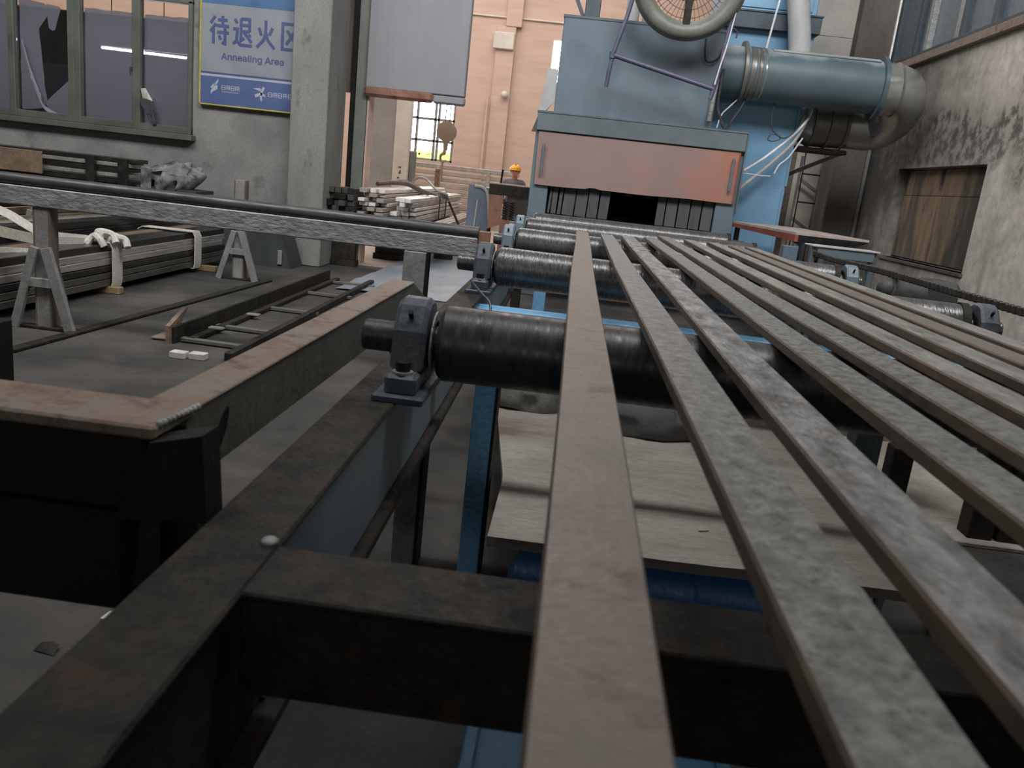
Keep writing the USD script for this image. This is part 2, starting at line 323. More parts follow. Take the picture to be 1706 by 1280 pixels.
def tube(pts, r, n=10, cap=True):
    """A tube along a polyline; r one radius or one per point."""
    P = np.asarray(pts, float)
    R = np.broadcast_to(r, (len(P),))
    T = np.gradient(P, axis=0)
    T /= np.linalg.norm(T, axis=1, keepdims=True)
    a, c, _ = basis(T[0])
    V = []
    ang = np.arange(n) * 2 * math.pi / n
    for i in range(len(P)):
        a = a - T[i] * (a @ T[i])
        a /= np.linalg.norm(a)
        c = np.cross(T[i], a)
        V.append(P[i] + R[i] * (np.cos(ang)[:, None] * a + np.sin(ang)[:, None] * c))
    V = np.vstack(V)
    F = []
    for i in range(len(P) - 1):
        for j in range(n):
            A, B = i * n + j, i * n + (j + 1) % n
            F += [(A, B, B + n), (A, B + n, A + n)]
    if cap:
        k = len(V)
        V = np.vstack([V, P[:1], P[-1:]])
        for j in range(n):
            F += [(k, (j + 1) % n, j), (k + 1, (len(P) - 1) * n + j, (len(P) - 1) * n + (j + 1) % n)]
    return trimesh.Trimesh(V, np.array(F), process=False)


def ribbon(pts, w, t, side):
    """A flat strap along a path, width w along side, thickness t."""
    P = np.asarray(pts, float)
    s = np.asarray(side, float)
    T = np.gradient(P, axis=0)
    V = []
    for i in range(len(P)):
        d = T[i] / np.linalg.norm(T[i])
        a = s - d * (s @ d)
        a /= np.linalg.norm(a)
        c = np.cross(d, a)
        V += [P[i] - a * w / 2 - c * t / 2, P[i] + a * w / 2 - c * t / 2, P[i] + a * w / 2 + c * t / 2, P[i] - a * w / 2 + c * t / 2]
    F = []
    for i in range(len(P) - 1):
        for j in range(4):
            A, B = i * 4 + j, i * 4 + (j + 1) % 4
            F += [(A, B, B + 4), (A, B + 4, A + 4)]
    k = (len(P) - 1) * 4
    F += [(0, 2, 1), (0, 3, 2), (k, k + 1, k + 2), (k, k + 2, k + 3)]
    return trimesh.Trimesh(np.array(V), np.array(F), process=False)


def prism(poly, axis, lo, hi):
    """Extrudes a polygon of (u, v) pairs along axis ('x': u=y v=z, 'y': u=x v=z, 'z': u=x v=y)."""
    m = trimesh.creation.extrude_polygon(poly if hasattr(poly, 'exterior') else Polygon(poly), hi - lo, engine='earcut')
    v = m.vertices.copy()
    h = v[:, 2] + lo
    if axis == 'x':
        m.vertices = np.stack([h, v[:, 0], v[:, 1]], 1)
    elif axis == 'y':
        m.vertices = np.stack([v[:, 0], h, v[:, 1]], 1)
        m.invert()
    else:
        m.vertices = np.stack([v[:, 0], v[:, 1], h], 1)
    return m


def cat(*ms):
    return trimesh.util.concatenate(list(ms[0]) if len(ms) == 1 and isinstance(ms[0], (list, tuple)) else list(ms))


def rotz(m, deg, about):
    m.apply_transform(trimesh.transformations.rotation_matrix(math.radians(deg), (0, 0, 1), about))
    return m


# ---------------------------------------------------------------- objects, parts, labels
used = {}


def path_of(name, parent):
    base = str(parent.GetPath()) if parent else '/World'
    k = (base, name)
    used[k] = used.get(k, -1) + 1
    return f'{base}/{name}' + (f'_{used[k]:03d}' if used[k] else '')


def obj(name, mesh, m, parent=None, smooth=32, label=None):
    """One mesh, top-level or a part; a part's points are kept relative to its thing's base."""
    off = np.zeros(3)
    q = parent
    while q and str(q.GetPath()) != '/World':
        t = q.GetAttribute('xformOp:translate')
        if t and t.Get() is not None:
            off += np.array(t.Get())
        q = q.GetParent()
    mesh = mesh.copy()
    mesh.vertices = mesh.vertices - off
    p = usdkit.mesh(stage, path_of(name, parent), mesh, MT[m], smooth=smooth).GetPrim()
    if label:
        p.SetCustomDataByKey('label', label)
    return p


def tag(p, label, cat_, group=None):
    p.SetCustomDataByKey('label', label)
    p.SetCustomDataByKey('category', cat_)
    if group:
        p.SetCustomDataByKey('group', group)
    return p


def thing(name, loc, label, cat_, group=None):
    x = UsdGeom.Xform.Define(stage, path_of(name, None))
    x.AddTranslateOp().Set(Gf.Vec3d(*map(float, loc)))
    return tag(x.GetPrim(), label, cat_, group)


def struct(name, mesh, m, parent=None, smooth=False):
    p = obj(name, mesh, m, parent, smooth)
    if parent is None:
        p.SetCustomDataByKey('kind', 'structure')
    return p


def setting(name, loc=(0, 0, 0)):
    x = UsdGeom.Xform.Define(stage, path_of(name, None))
    x.AddTranslateOp().Set(Gf.Vec3d(*map(float, loc)))
    x.GetPrim().SetCustomDataByKey('kind', 'structure')
    return x.GetPrim()


# ================================================================ the setting
XW = 3.75                                                       # inner face of the right-hand wall
struct('floor', pbox(-12, 4.4, -8.5, 10.2, -.2, 0), 'floor_concrete')
struct('floor', pbox(-20, 4.4, 10.2, 24, -.2, 0), 'far_floor')
struct('ceiling', cat(pbox(-20, 4.4, -8.5, 24.2, 9.0, 9.2)), 'ceiling_sheet')
struct('wall_rear', pbox(-12, 4.4, -8.7, -8.5, -.2, 9), 'wall_plaster')
struct('wall_left', cat(pbox(-12.2, -12, -8.7, 10.2, -.2, 9), pbox(-20.2, -20, 10.0, 24, -.2, 9), pbox(-20, -12, 10.0, 10.2, -.2, 9)), 'wall_plaster')

# right wall, built around its blind recess and the window band above the sill
RY0, RY1, RZ0, RZ1 = 8.31, 10.53, .832, 1.864
w = setting('wall_right')
obj('wall_face', cat(pbox(XW, XW + .4, -8.5, RY0, 0, 3.05), pbox(XW, XW + .4, RY1, 12.2, 0, 3.05), pbox(XW, XW + .4, RY0, RY1, 0, RZ0), pbox(XW, XW + .4, RY0, RY1, RZ1, 3.05),
                     pbox(XW + .14, XW + .4, RY0, RY1, RZ0, RZ1), pbox(XW, XW + .4, 12.2, 24, 0, 9), pbox(XW, XW + .4, -8.5, 12.2, 6.4, 9)), 'wall_stained', w, smooth=False)
obj('recess_board', cbox(XW + .115, XW + .139, RY0 + .01, RY1 - .01, RZ0 + .02, RZ1 - .3), 'recess_board', w)
obj('recess_board', cbox(XW + .122, XW + .139, RY0 + .01, RY1 - .01, RZ1 - .295, RZ1 - .01), 'recess_board', w)
obj('recess_ledge', cbox(XW - .03, XW + .13, RY0 - .03, RY1 + .03, RZ0 - .035, RZ0), 'dark_concrete', w)
win = setting('window_2')
obj('sill', cbox(XW - .07, XW + .1, -8.4, 11.68, 3.05, 3.14, .008), 'rusty_steel', win)
obj('rail', cbox(XW - .02, XW + .1, -8.4, 11.68, 3.14, 3.2, .006), 'frame_blue_grey', win)
ys = [11.6, 10.9, 10.55, 9.72, 9.62, 8.9, 8.15, 7.2, 6.2, 5.2, 4.2, 3.2, 2.2]
for i, y in enumerate(ys):
    obj('mullion', cbox(XW + .0, XW + .1, y - .05, y + .05, 3.2, 6.4, .006), 'galvanised' if i in (2, 3) else 'frame_blue_grey', win)
for a, b in zip(ys[1:], ys[:-1]):
    if b - a > .2:
        obj('pane', pbox(XW + .06, XW + .075, a + .05, b - .05, 3.2, 6.4), 'wall_pane', win)
obj('pane', pbox(XW + .06, XW + .075, -8.4, 2.15, 3.2, 6.4), 'wall_pane', win)

col = setting('trim_2')
obj('column', cbox(3.30, XW, 11.68, 12.2, 0, 9, .015), 'dark_concrete', col)  # the shade on the column is put into its dark colour
obj('column_edge', cbox(XW - .05, XW - .005, 11.62, 11.70, 0, 3.0, .01), 'trestle_grey', col)
lin = setting('trim_3')
obj('lintel', cat(pbox(2.2, 3.30, 11.9, 12.15, 3.02, 3.5), pbox(2.2, 3.30, 11.9, 12.15, 3.515, 9), pbox(2.2, 3.3, 11.91, 12.14, 3.4, 3.6)), 'lintel_concrete', lin, smooth=False)
obj('drip_edge', cbox(2.2, 3.30, 11.86, 12.15, 2.985, 3.02), 'dark_concrete', lin)
jm = setting('door_2')
for x0, x1, m_ in ((2.74, 2.83, 'trestle_grey'), (2.83, 2.925, 'rusty_steel'), (2.925, 2.985, 'pale_concrete')):
    obj('jamb', cbox(x0, x1, 12.15, 12.3, 0, 3.0), m_, jm)
struct('wall_outbuilding', pbox(2.5, 3.75, 13.3, 13.5, 0, 3.6), 'pale_concrete')

# the left-hand wall that faces us, its pillar and the opening to the far hall
WX0, WX1, WZ0, WZ1 = -7.45, -4.62, 1.3, 2.83
struct('wall_back', cat(pbox(-12, WX0, 9.78, 10.2, 0, 9), pbox(WX0, WX1, 9.78, 10.2, 0, WZ0), pbox(WX0, WX1, 9.78, 10.2, WZ1, 9), pbox(WX1, -3.35, 9.78, 10.2, 0, 9)), 'wall_plaster')
struct('pillar', cbox(-3.36, -2.935, 9.5, 10.22, 0, 9, .012), 'pillar_concrete')
gd = setting('door_1')
obj('guide_rail', cbox(-2.86, -2.70, 10.36, 10.44, 0, 9, .006), 'guide_green', gd)
obj('guide_flange', cbox(-2.72, -2.685, 10.36, 10.62, 0, 9, .006), 'far_plaster', gd)
obj('guide_flange', cbox(-2.935, -2.86, 10.40, 10.44, 0, 9, .004), 'black_steel', gd)
obj('reveal_shade', cbox(-3.2, -2.86, 10.45, 10.5, 2.06, 9, .004), 'dark_concrete', gd)  # added dark box for the shade on the upper reveal
ld = thing('lift_door', (-2.1, 10.36, 2.03), 'raised grey slab door with scorched rusty bottom edge hanging over the opening', 'door')
obj('leaf', cbox(-2.72, -1.52, 10.28, 10.42, 2.13, 6.5, .01), 'lead_door', ld)
obj('bottom_rail', cbox(-2.74, -1.90, 10.265, 10.42, 2.03, 2.15, .03), 'rust_panel', ld)
obj('bottom_lip', cbox(-1.90, -1.515, 10.29, 10.42, 2.03, 2.13, .02), 'lead_door', ld)

# ---------------------------------------------------------------- window in the back wall, film over its glass
w1 = setting('window_1')
obj('sill', cbox(WX0 - .05, WX1 + .04, 9.66, 9.82, WZ0 - .03, WZ0 + .04, .008), 'window_frame', w1)
obj('head', cbox(WX0, WX1, 9.74, 9.84, WZ1 - .06, WZ1, .006), 'window_frame', w1)
obj('bottom_rail', cbox(WX0, WX1, 9.75, 9.83, WZ0 + .04, WZ0 + .12, .006), 'window_frame', w1)
for x, ww in ((-7.42, .06), (-6.80, .075), (-6.075, .075), (-6.0, .075), (-5.315, .045), (-5.27, .06), (-4.645, .05)):
    obj('mullion', cbox(x - ww / 2, x + ww / 2, 9.74, 9.84, WZ0 + .04, WZ1 - .03, .006), 'window_frame', w1)
obj('latch', cat(cbox(-5.345, -5.325, 9.715, 9.74, 1.98, 2.03), cbox(-5.345, -5.335, 9.70, 9.72, 1.93, 2.02)), 'cable_dark', w1)
bays = [(-7.39, -6.84), (-6.76, -6.115), (-5.96, -5.34), (-5.24, -4.67)]
for i, (a, b) in enumerate(bays):
    obj('pane', pbox(a, b, 9.795, 9.80, WZ0 + .12, WZ1 - .06), 'glass_clear', w1)
FT = 2.63


def film(outline, seed, crumple=0.0):
    """A sheet of film just behind the glass, gently wavy, cut to its outline."""
    P = Polygon(outline)
    x0, y0, x1, y1 = P.bounds
    pts = [p for p in np.array(P.exterior.coords)[:-1]]
    bl = P.boundary
    pts = [np.array(bl.interpolate(s).coords[0]) for s in np.arange(0, bl.length, .05)]
    for xx in np.arange(x0, x1, .06):
        for yy in np.arange(y0, y1, .06):
            from shapely.geometry import Point
            if P.buffer(-.02).contains(Point(xx, yy)):
                pts.append(np.array([xx, yy]))
    from scipy.spatial import Delaunay
    pts = np.unique(np.round(np.array(pts), 4), axis=0)
    tri = Delaunay(pts).simplices
    c = pts[tri].mean(1)
    from shapely import contains_xy
    tri = tri[contains_xy(P.buffer(1e-4), c[:, 0], c[:, 1])]
    q = np.stack([pts[:, 0] * 4, pts[:, 1] * 4, pts[:, 0] * 0 + seed], 1)
    dep = 9.84 + .012 * meshkit.noise(q, seed) + crumple * (meshkit.noise(q * 2.2, seed + 3) - .3)
    V = np.stack([pts[:, 0], dep, pts[:, 1]], 1)
    n = len(V)
    return trimesh.Trimesh(V, tri, process=False)


def ragged(a, b, z, n=9, amp=.02):
    return [(x, z + amp * (rng.random() - .5)) for x in np.linspace(b, a, n)]


for i in (0, 2, 3):
    a, b = bays[i]
    zt = FT + (.03 if i == 0 else 0)
    obj('film', film([(a, WZ0 + .12), (b, WZ0 + .12)] + ragged(a, b, zt), i + 1), 'film_grey', w1, smooth=True)
a, b = bays[1]
obj('film', film([(a, WZ0 + .13), (a, FT + .04), (-6.42, FT), (-6.40, FT - .12), (-6.52, 2.35), (-6.50, 2.05), (-6.47, 1.75), (-6.44, 1.55), (-6.50, 1.46), (-6.62, 1.44)], 7, .05), 'film_grey', w1, smooth=True, label='torn bunched film')
obj('film', film([(-6.42, FT), (-6.24, FT - .02), (-6.33, 2.33), (-6.40, 2.37)], 8, .02), 'film_grey', w1, smooth=True)
obj('film', film([(-6.47, 1.53), (-6.20, 1.78), (-6.115, 1.86), (-6.115, WZ0 + .12), (-6.40, WZ0 + .12)], 9, .02), 'film_grey', w1, smooth=True)
for k in range(4):
    p = smooth_path([(-6.70 + .05 * k, 9.80, 2.2 - .2 * k), (-6.58 + .03 * k, 9.785, 1.8 - .06 * k), (-6.46, 9.78, 1.50), (-6.36 + .03 * k, 9.79, 1.40)], 6)
    obj('fold', tube(p, .012, 6), 'film_grey', w1)
gl = thing('glove', (-5.16, 9.74, 1.46), 'dark grey work glove stuck on the window ledge beside the right sash', 'glove')
obj('cuff', hull([(-5.22, 9.72, 1.80), (-5.16, 9.72, 1.81), (-5.22, 9.77, 1.68), (-5.12, 9.73, 1.66), (-5.10, 9.77, 1.68), (-5.23, 9.76, 1.8)]), 'sling_white', gl, label='pale cuff')
obj('palm', hull([(-5.22, 9.71, 1.70), (-5.09, 9.71, 1.68), (-5.18, 9.76, 1.56), (-5.04, 9.76, 1.52), (-5.14, 9.70, 1.52), (-5.2, 9.70, 1.62)]), 'cable_dark', gl)
for dx, dz in ((-.12, 1.46), (-.06, 1.43), (-.02, 1.435)):
    obj('finger', cyl((-5.08 + dx * .6, 9.73, 1.58), (-5.04 + dx * .5, 9.735, dz - .02), .018, 8, .013), 'cable_dark', gl)
tb = thing('tube_lamp', (-5.5, 10.9, 2.15), 'lit fluorescent tube seen through the filmed window panes', 'lamp')
obj('tube', cyl((-6.43, 11.0, 2.33), (-5.29, 11.0, 2.31), .016, 12), 'tube_glow', tb)
obj('batten', cbox(-6.46, -5.26, 10.99, 11.03, 2.35, 2.39), 'galvanised', tb)
obj('hanger', cat(cyl((-6.3, 11.01, 2.38), (-6.3, 11.01, 4.2), .006, 6), cyl((-5.6, 11.01, 2.38), (-5.6, 11.01, 4.2), .006, 6)), 'cable_dark', tb)
lk = thing('locker', (-7.4, 12.4, 0), 'dark blue-grey steel locker standing behind the torn window film', 'locker')
obj('body', cbox(-9.3, -5.55, 12.0, 12.6, 0, 2.88, .01), 'crate_dark', lk)
for k in range(6):
    obj('door', cbox(-9.2 + .6 * k, -8.66 + .6 * k, 11.975, 12.0, 1.5, 2.15, .006), 'frame_blue_grey', lk)

# ---------------------------------------------------------------- sign on the back wall
SY, SX0, SX1 = 9.72, -4.50, -3.385
sg = thing('wall_sign', (-3.94, 9.72, 1.71), 'blue and white annealing area sign with Chinese characters beside the pillar', 'sign')
obj('board', pbox(SX0, SX1, SY, 9.775, 1.715, 3.3), 'sign_white', sg)
obj('header_band', pbox(SX0, SX1, SY - .002, SY, 2.80, 3.3), 'sign_top_blue', sg)
ftb = obj('footer_band', pbox(SX0, SX1, SY - .002, SY, 1.72, 2.018), 'sign_blue', sg)
obj('stripe', pbox(SX0, SX1, SY - .002, SY, 2.048, 2.068), 'sign_ink', sg)
obj('stripe', pbox(SX0, SX1, SY - .002, SY, 2.020, 2.044), 'sign_pale', sg)
obj('edge_trim', cbox(SX0 - .022, SX0, SY - .008, 9.77, 1.70, 3.3), 'sign_gold', sg, label='yellow edge strip')
obj('edge_trim', cbox(SX0 - .022, SX1, SY - .008, 9.77, 1.698, 1.715), 'sign_gold', sg, label='yellow edge strip')
GLY = {'wait': [[(.28, .98), (.05, .72)], [(.32, .72), (.04, .42)], [(.2, .55), (.2, 0)], [(.42, .86), (.92, .86)], [(.67, 1), (.67, .65)], [(.36, .65), (1, .65)], [(.38, .42), (1, .42)], [(.8, .58), (.8, .03), (.64, .06)], [(.48, .32), (.58, .16)]],
       'back': [[(.1, .95), (.22, .8)], [(.02, .6), (.24, .6), (.2, .2)], [(.02, .06), (.2, .18), (.4, .04), (1, .04)], [(.42, .97), (.86, .97), (.86, .53)], [(.42, .75), (.86, .75)], [(.42, .53), (.86, .53)], [(.42, .97), (.42, .2), (.6, .3)], [(.58, .5), (.98, .16)], [(.92, .42), (.74, .32)]],
       'fire': [[(.15, .72), (.28, .45)], [(.85, .75), (.68, .48)], [(.5, 1), (.5, .6), (.4, .3), (.05, .02)], [(.5, .6), (.62, .3), (.96, .02)]],
       'area': [[(.98, .95), (.08, .95), (.08, .05), (1, .05)], [(.78, .8), (.28, .22)], [(.3, .72), (.8, .24)]]}
clip = sbox(SX0, 1.0, SX1 - .003, 3.4)
x, zb, hgt = -4.40, 2.375, .30
for key, x in zip(('wait', 'back', 'fire', 'area'), (-4.405, -4.135, -3.865, -3.575)):
    wd = .225
    g = union_all([LineString([(x + u * wd, zb + v * hgt) for u, v in s]).buffer(.0165, cap_style='flat', join_style='mitre') for s in GLY[key]]).intersection(clip)
    obj('character', cat([prism(q, 'y', SY - .003, SY - .0002) for q in getattr(g, 'geoms', [g])]), 'sign_ink', sg, smooth=False)


def lettering(text, h, x, y, z, m_, parent, width=None, bold=True, name='lettering'):
    t = meshkit.text_mesh(text, h, .002, bold)
    v = t.vertices
    s = 1.0 if width is None else width / (v[:, 0].max() - v[:, 0].min())
    t.vertices = np.stack([x + (v[:, 0] - v[:, 0].min()) * s, y - v[:, 2], z + v[:, 1]], 1)
    t.fix_normals()
    return obj(name, t, m_, parent, smooth=False)


lettering('Annealing Area', .068, -4.265, SY - .0002, 2.215, 'sign_ink', sg, .735)
# the two emblems and their small captions on the footer
em = [[(-4.335, 1.94), (-4.29, 2.0), (-4.295, 1.955), (-4.345, 1.905)], [(-4.385, 1.895), (-4.345, 1.945), (-4.33, 1.93), (-4.365, 1.885)], [(-4.38, 1.865), (-4.33, 1.92), (-4.325, 1.885), (-4.38, 1.82)], [(-4.33, 1.92), (-4.30, 1.93), (-4.30, 1.885), (-4.35, 1.85), (-4.325, 1.885)]]
obj('emblem', cat([prism(q, 'y', SY - .004, SY - .0021) for q in em]), 'sign_pale', ftb, smooth=False)
em2 = [[(-3.86, 1.87), (-3.80, 1.89), (-3.765, 1.965), (-3.74, 1.95), (-3.775, 1.87), (-3.85, 1.835)], [(-3.88, 1.935), (-3.80, 1.945), (-3.775, 1.925), (-3.80, 1.91)], [(-3.80, 1.905), (-3.74, 1.875), (-3.73, 1.85), (-3.78, 1.865)], [(-3.80, 1.87), (-3.785, 1.80), (-3.77, 1.80), (-3.77, 1.875)]]
obj('emblem', cat([prism(q, 'y', SY - .004, SY - .0021) for q in em2]), 'sign_pale', ftb, smooth=False)


def small_glyphs(x, z, n, h, gap):
    """Tiny characters, too small in the photo to read: each a frame with its strokes."""
    out = []
    for k in range(n):
        a = x + k * gap
        L = [LineString([(a, z), (a, z + h)]), LineString([(a + gap * .7, z), (a + gap * .7, z + h)]), LineString([(a, z + h), (a + gap * .7, z + h)]), LineString([(a, z + h * .5), (a + gap * .7, z + h * .5)])]
        if k % 2:
            L += [LineString([(a + gap * .35, z), (a + gap * .35, z + h)])]
        else:
            L += [LineString([(a, z), (a + gap * .7, z)])]
        g = union_all([q.buffer(.0035, cap_style='flat') for q in L]).intersection(clip)
        out += [prism(q, 'y', SY - .004, SY - .0021) for q in getattr(g, 'geoms', [g]) if not q.is_empty]
    return cat(out)


obj('caption', small_glyphs(-4.25, 1.885, 4, .045, .055), 'sign_pale', ftb, smooth=False)
obj('caption', pbox(-4.25, -4.05, SY - .004, SY - .0021, 1.858, 1.864), 'sign_pale', ftb, smooth=False)
obj('caption', small_glyphs(-3.70, 1.86, 5, .045, .06), 'sign_pale', ftb, smooth=False)

# ---------------------------------------------------------------- far hall
FY = 22.0
struct('wall_far', cat(pbox(-20, -4.95, FY, FY + .3, 0, 9), pbox(-4.95, -3.43, FY, FY + .3, 0, 1.48), pbox(-4.95, -3.43, FY, FY + .3, 3.9, 9), pbox(-3.43, -1.13, FY, FY + .3, 0, 9),
                       pbox(-1.13, -.55, FY, FY + .3, 0, 3.72), pbox(-1.13, -.55, FY, FY + .3, 4.72, 9), pbox(-.55, 4.4, FY, FY + .3, 0, 9)), 'far_plaster')
tr = setting('trim_1')
obj('pilaster', cbox(-2.55, -2.08, FY - .12, FY + .01, 0, 4.9, .01), 'far_plaster', tr)
obj('pilaster', cbox(-2.35, -1.95, FY - .14, FY + .01, 4.9, 9, .01), 'far_plaster', tr)
obj('ledge', cbox(-4.0, -.6, FY - .05, FY + .01, 5.10, 5.14, .01), 'pale_concrete', tr)
obj('bracket', cbox(-2.62, -2.1, FY - .2, FY - .1, 4.35, 4.75, .02), 'pale_concrete', tr)
obj('conduit', cyl((-2.62, FY - .16, 0), (-2.62, FY - .16, 3.2), .04, 10), 'far_plaster', tr)
obj('lamp_knob', trimesh.creation.icosphere(2, .09).apply_translation((-2.2, FY - .22, 3.28)), 'pale_concrete', tr)
w3 = setting('window_3')
for x in (-4.92, -4.42, -3.95, -3.86, -3.46):
    obj('mullion', cbox(x - .03, x + .03, FY + .05, FY + .15, 1.48, 3.9), 'trestle_grey', w3)
for z in (1.5, 1.98, 2.52, 3.3):
    obj('transom', cbox(-4.95, -3.43, FY + .05, FY + .15, z - .03, z + .03), 'trestle_grey', w3)
obj('pane', pbox(-4.95, -3.43, FY + .09, FY + .1, 1.48, 3.9), 'glass_clear', w3)
w4 = setting('window_4')
obj('pane', pbox(-1.13, -.55, FY + .09, FY + .1, 3.72, 4.72), 'glass_clear', w4)
hd = thing('hedge', (-4.0, 26, 0), 'bright green hedge outside the far window', 'hedge')
hm = trimesh.creation.icosphere(4, 1.0)
hm.vertices *= [2.6, .8, 1.0]
hm.vertices += [-4.0, 26.5, .9]
hm.vertices += (meshkit.noise(hm.vertices * 5, 4)[:, None] - .5) * .4
obj('foliage', hm, 'hedge', hd, smooth=True)
pt = setting('wall_partition')
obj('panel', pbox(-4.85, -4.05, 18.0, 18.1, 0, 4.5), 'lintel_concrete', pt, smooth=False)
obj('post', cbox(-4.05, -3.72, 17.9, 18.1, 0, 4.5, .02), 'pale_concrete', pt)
obj('post_dark_edge', cbox(-3.72, -3.60, 18.0, 18.2, 0, 1.6, .02), 'trestle_grey', pt)  # darker grey strip along the right of the post
obj('post_mark', cat(pbox(-3.93, -3.89, 17.895, 17.9, 1.0, 1.03), pbox(-3.91, -3.86, 17.895, 17.9, 1.10, 1.125), pbox(-3.89, -3.86, 17.895, 17.9, 1.125, 1.17), pbox(-3.92, -3.86, 17.895, 17.9, 1.22, 1.245)), 'cable_dark', pt, smooth=False)


def bundle(name, label, cat_, ends, w, h, nx, nz, mats, group=None, base=0.0, jitter=.02, gap=.12):
    """Long bars laid side by side and stacked between two points: each bar a part."""
    p, q = np.array([*ends[0], base]), np.array([*ends[1], base])
    t = thing(name, (p + q) / 2, label, cat_, group)
    d = (q - p) / np.linalg.norm(q - p)
    s = np.array([d[1], -d[0], 0])
    bw, bh = w / nx, h / nz
    for k in range(nz):
        sag = 1.0 - .13 * (k / max(nz - 1, 1)) ** 2
        for i in range(nx):
            o = s * ((i + .5) / nx - .5) * w * sag + np.array([0, 0, (k + .5) * bh])
            j0, j1 = (rng.random() - .5) * jitter * 8, (rng.random() - .5) * jitter * 8
            a, b = p + o + d * j0, q + o + d * j1
            obj('bar', beam(a, b, bw * sag * (1 - gap * rng.random()), bh * (1 - gap * rng.random()), b=.004), mats[int(rng.integers(len(mats)))], t)
    return t


def hoop(centre, d, w, h, t=.006, band=.05, n=28, lift=.0):
    """A strap around a bundle: the outline of its section, rounded, swept as a band."""
    d = np.array([*d, 0.0]) / np.linalg.norm(d)
    s = np.array([d[1], -d[0], 0])
    r = sbox(-w / 2, 0.0 + lift, w / 2, h).buffer(.012)
    L = r.exterior
    pts = [L.interpolate(x, normalized=True).coords[0] for x in np.linspace(0, 1, n)]
    P = [np.array(centre) + s * u + np.array([0, 0, v]) for u, v in pts]
    return ribbon(P, band, t, d)


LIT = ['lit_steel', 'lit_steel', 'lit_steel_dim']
GL = 'lit bundles in the far hall'
bundle('bar_bundle', 'short dark ended bundle of steel sections right behind the pillar', 'bundle', ((-2.80, 9.72), (-2.80, 10.30)), .34, .36, 4, 5, ['stock_dark', 'crate_dark', 'stock_mid'], GL, .58)
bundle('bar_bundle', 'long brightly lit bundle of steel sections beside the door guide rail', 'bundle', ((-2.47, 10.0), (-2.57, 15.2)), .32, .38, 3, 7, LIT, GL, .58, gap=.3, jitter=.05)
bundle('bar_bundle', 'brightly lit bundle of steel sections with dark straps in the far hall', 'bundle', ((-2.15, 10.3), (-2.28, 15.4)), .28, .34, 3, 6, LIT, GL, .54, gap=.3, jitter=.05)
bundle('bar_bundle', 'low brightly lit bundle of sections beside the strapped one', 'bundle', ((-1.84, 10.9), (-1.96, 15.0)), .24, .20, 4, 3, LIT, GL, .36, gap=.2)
for k, (x, y, x0, x1, h) in enumerate(((-2.8, 10.0, -3.0, -2.62, .578), (-2.3, 11.2, -2.70, -2.01, .538), (-2.3, 13.8, -2.76, -2.05, .538), (-1.88, 12.0, -2.0, -1.74, .358), (-1.9, 14.2, -2.03, -1.76, .358))):
    sp = thing('support_block', (x, y, 0), ['dark support under the short bundle behind the pillar', 'nearer support under the two high lit bundles', 'farther support under the two high lit bundles', 'nearer support under the low lit bundle', 'farther support under the low lit bundle'][k], 'support', 'supports in the far hall')
    obj('foot', cbox(x0 - .0, x1 + .0, y - .08, y + .08, 0, .08), 'frame_steel', sp)
    obj('block', cbox(x0 + .02, x1 - .02, y - .05, y + .05, .08, h), 'frame_steel', sp)
obj('shim', cbox(-2.66, -2.32, 11.15, 11.25, .538, .578), 'frame_steel', sp) if False else None
for k, yy in enumerate((12.3, 13.0)):
    f = (yy - 10.3) / 5.1
    s_ = obj('sling', hoop(np.array([-2.15 - .13 * f, yy, .535]), (-.026, 1), .30, .35, .014, .07), 'cable_dark')
    tag(s_, ['front dark strap round the lit bundle', 'rear dark strap round the lit bundle'][k], 'strap', 'dark straps on the lit bundles')
sl = obj('sling', ribbon(smooth_path([(-2.78, 12.2, 1.0), (-2.62, 12.3, 1.05), (-2.45, 12.4, 1.0), (-2.3, 12.4, .93), (-2.12, 12.5, .91), (-1.98, 12.7, .86)], 6), .08, .014, (.3, 1, .2)), 'cable_dark')
tag(sl, 'dark sling lying loosely over the tops of the lit bundles', 'strap')
sl = obj('sling', tube(smooth_path([(-2.62, 12.9, .985), (-2.52, 12.9, 1.10), (-2.38, 12.9, 1.10), (-2.2, 12.9, .96), (-2.02, 12.9, .90)], 7), .020, 8), 'lit_steel_dim')
tag(sl, 'brown looped rope sling rising over the lit bundles', 'strap')
sl = obj('sling', tube(smooth_path([(-2.72, 11.2, .99), (-2.6, 11.5, 1.02), (-2.42, 11.7, 1.02), (-2.3, 11.9, .96), (-2.2, 12.2, .91)], 7), .03, 8), 'trestle_brown')
tag(sl, 'thick dark sling lying along the nearest lit bundle', 'strap')

rk = thing('stock_rack', (-3.0, 20.2, 0), 'long rack of stacked bars below the far hall window', 'rack')
for k in range(8):
    obj('bar_layer', cbox(-4.75 + .02 * k, -1.45 - .06 * (k % 3), 19.95, 20.45, .28 + .145 * k, .28 + .145 * k + .105, .012), 'lit_steel_dim' if k % 2 else 'far_floor', rk)
for x in (-4.6, -3.4, -2.2, -1.55):
    obj('stanchion', cbox(x - .04, x + .04, 19.9, 19.95, 0, 1.35), 'lit_steel_dim', rk)
obj('base', cbox(-4.8, -1.4, 19.95, 20.45, 0, .28), 'far_floor', rk)

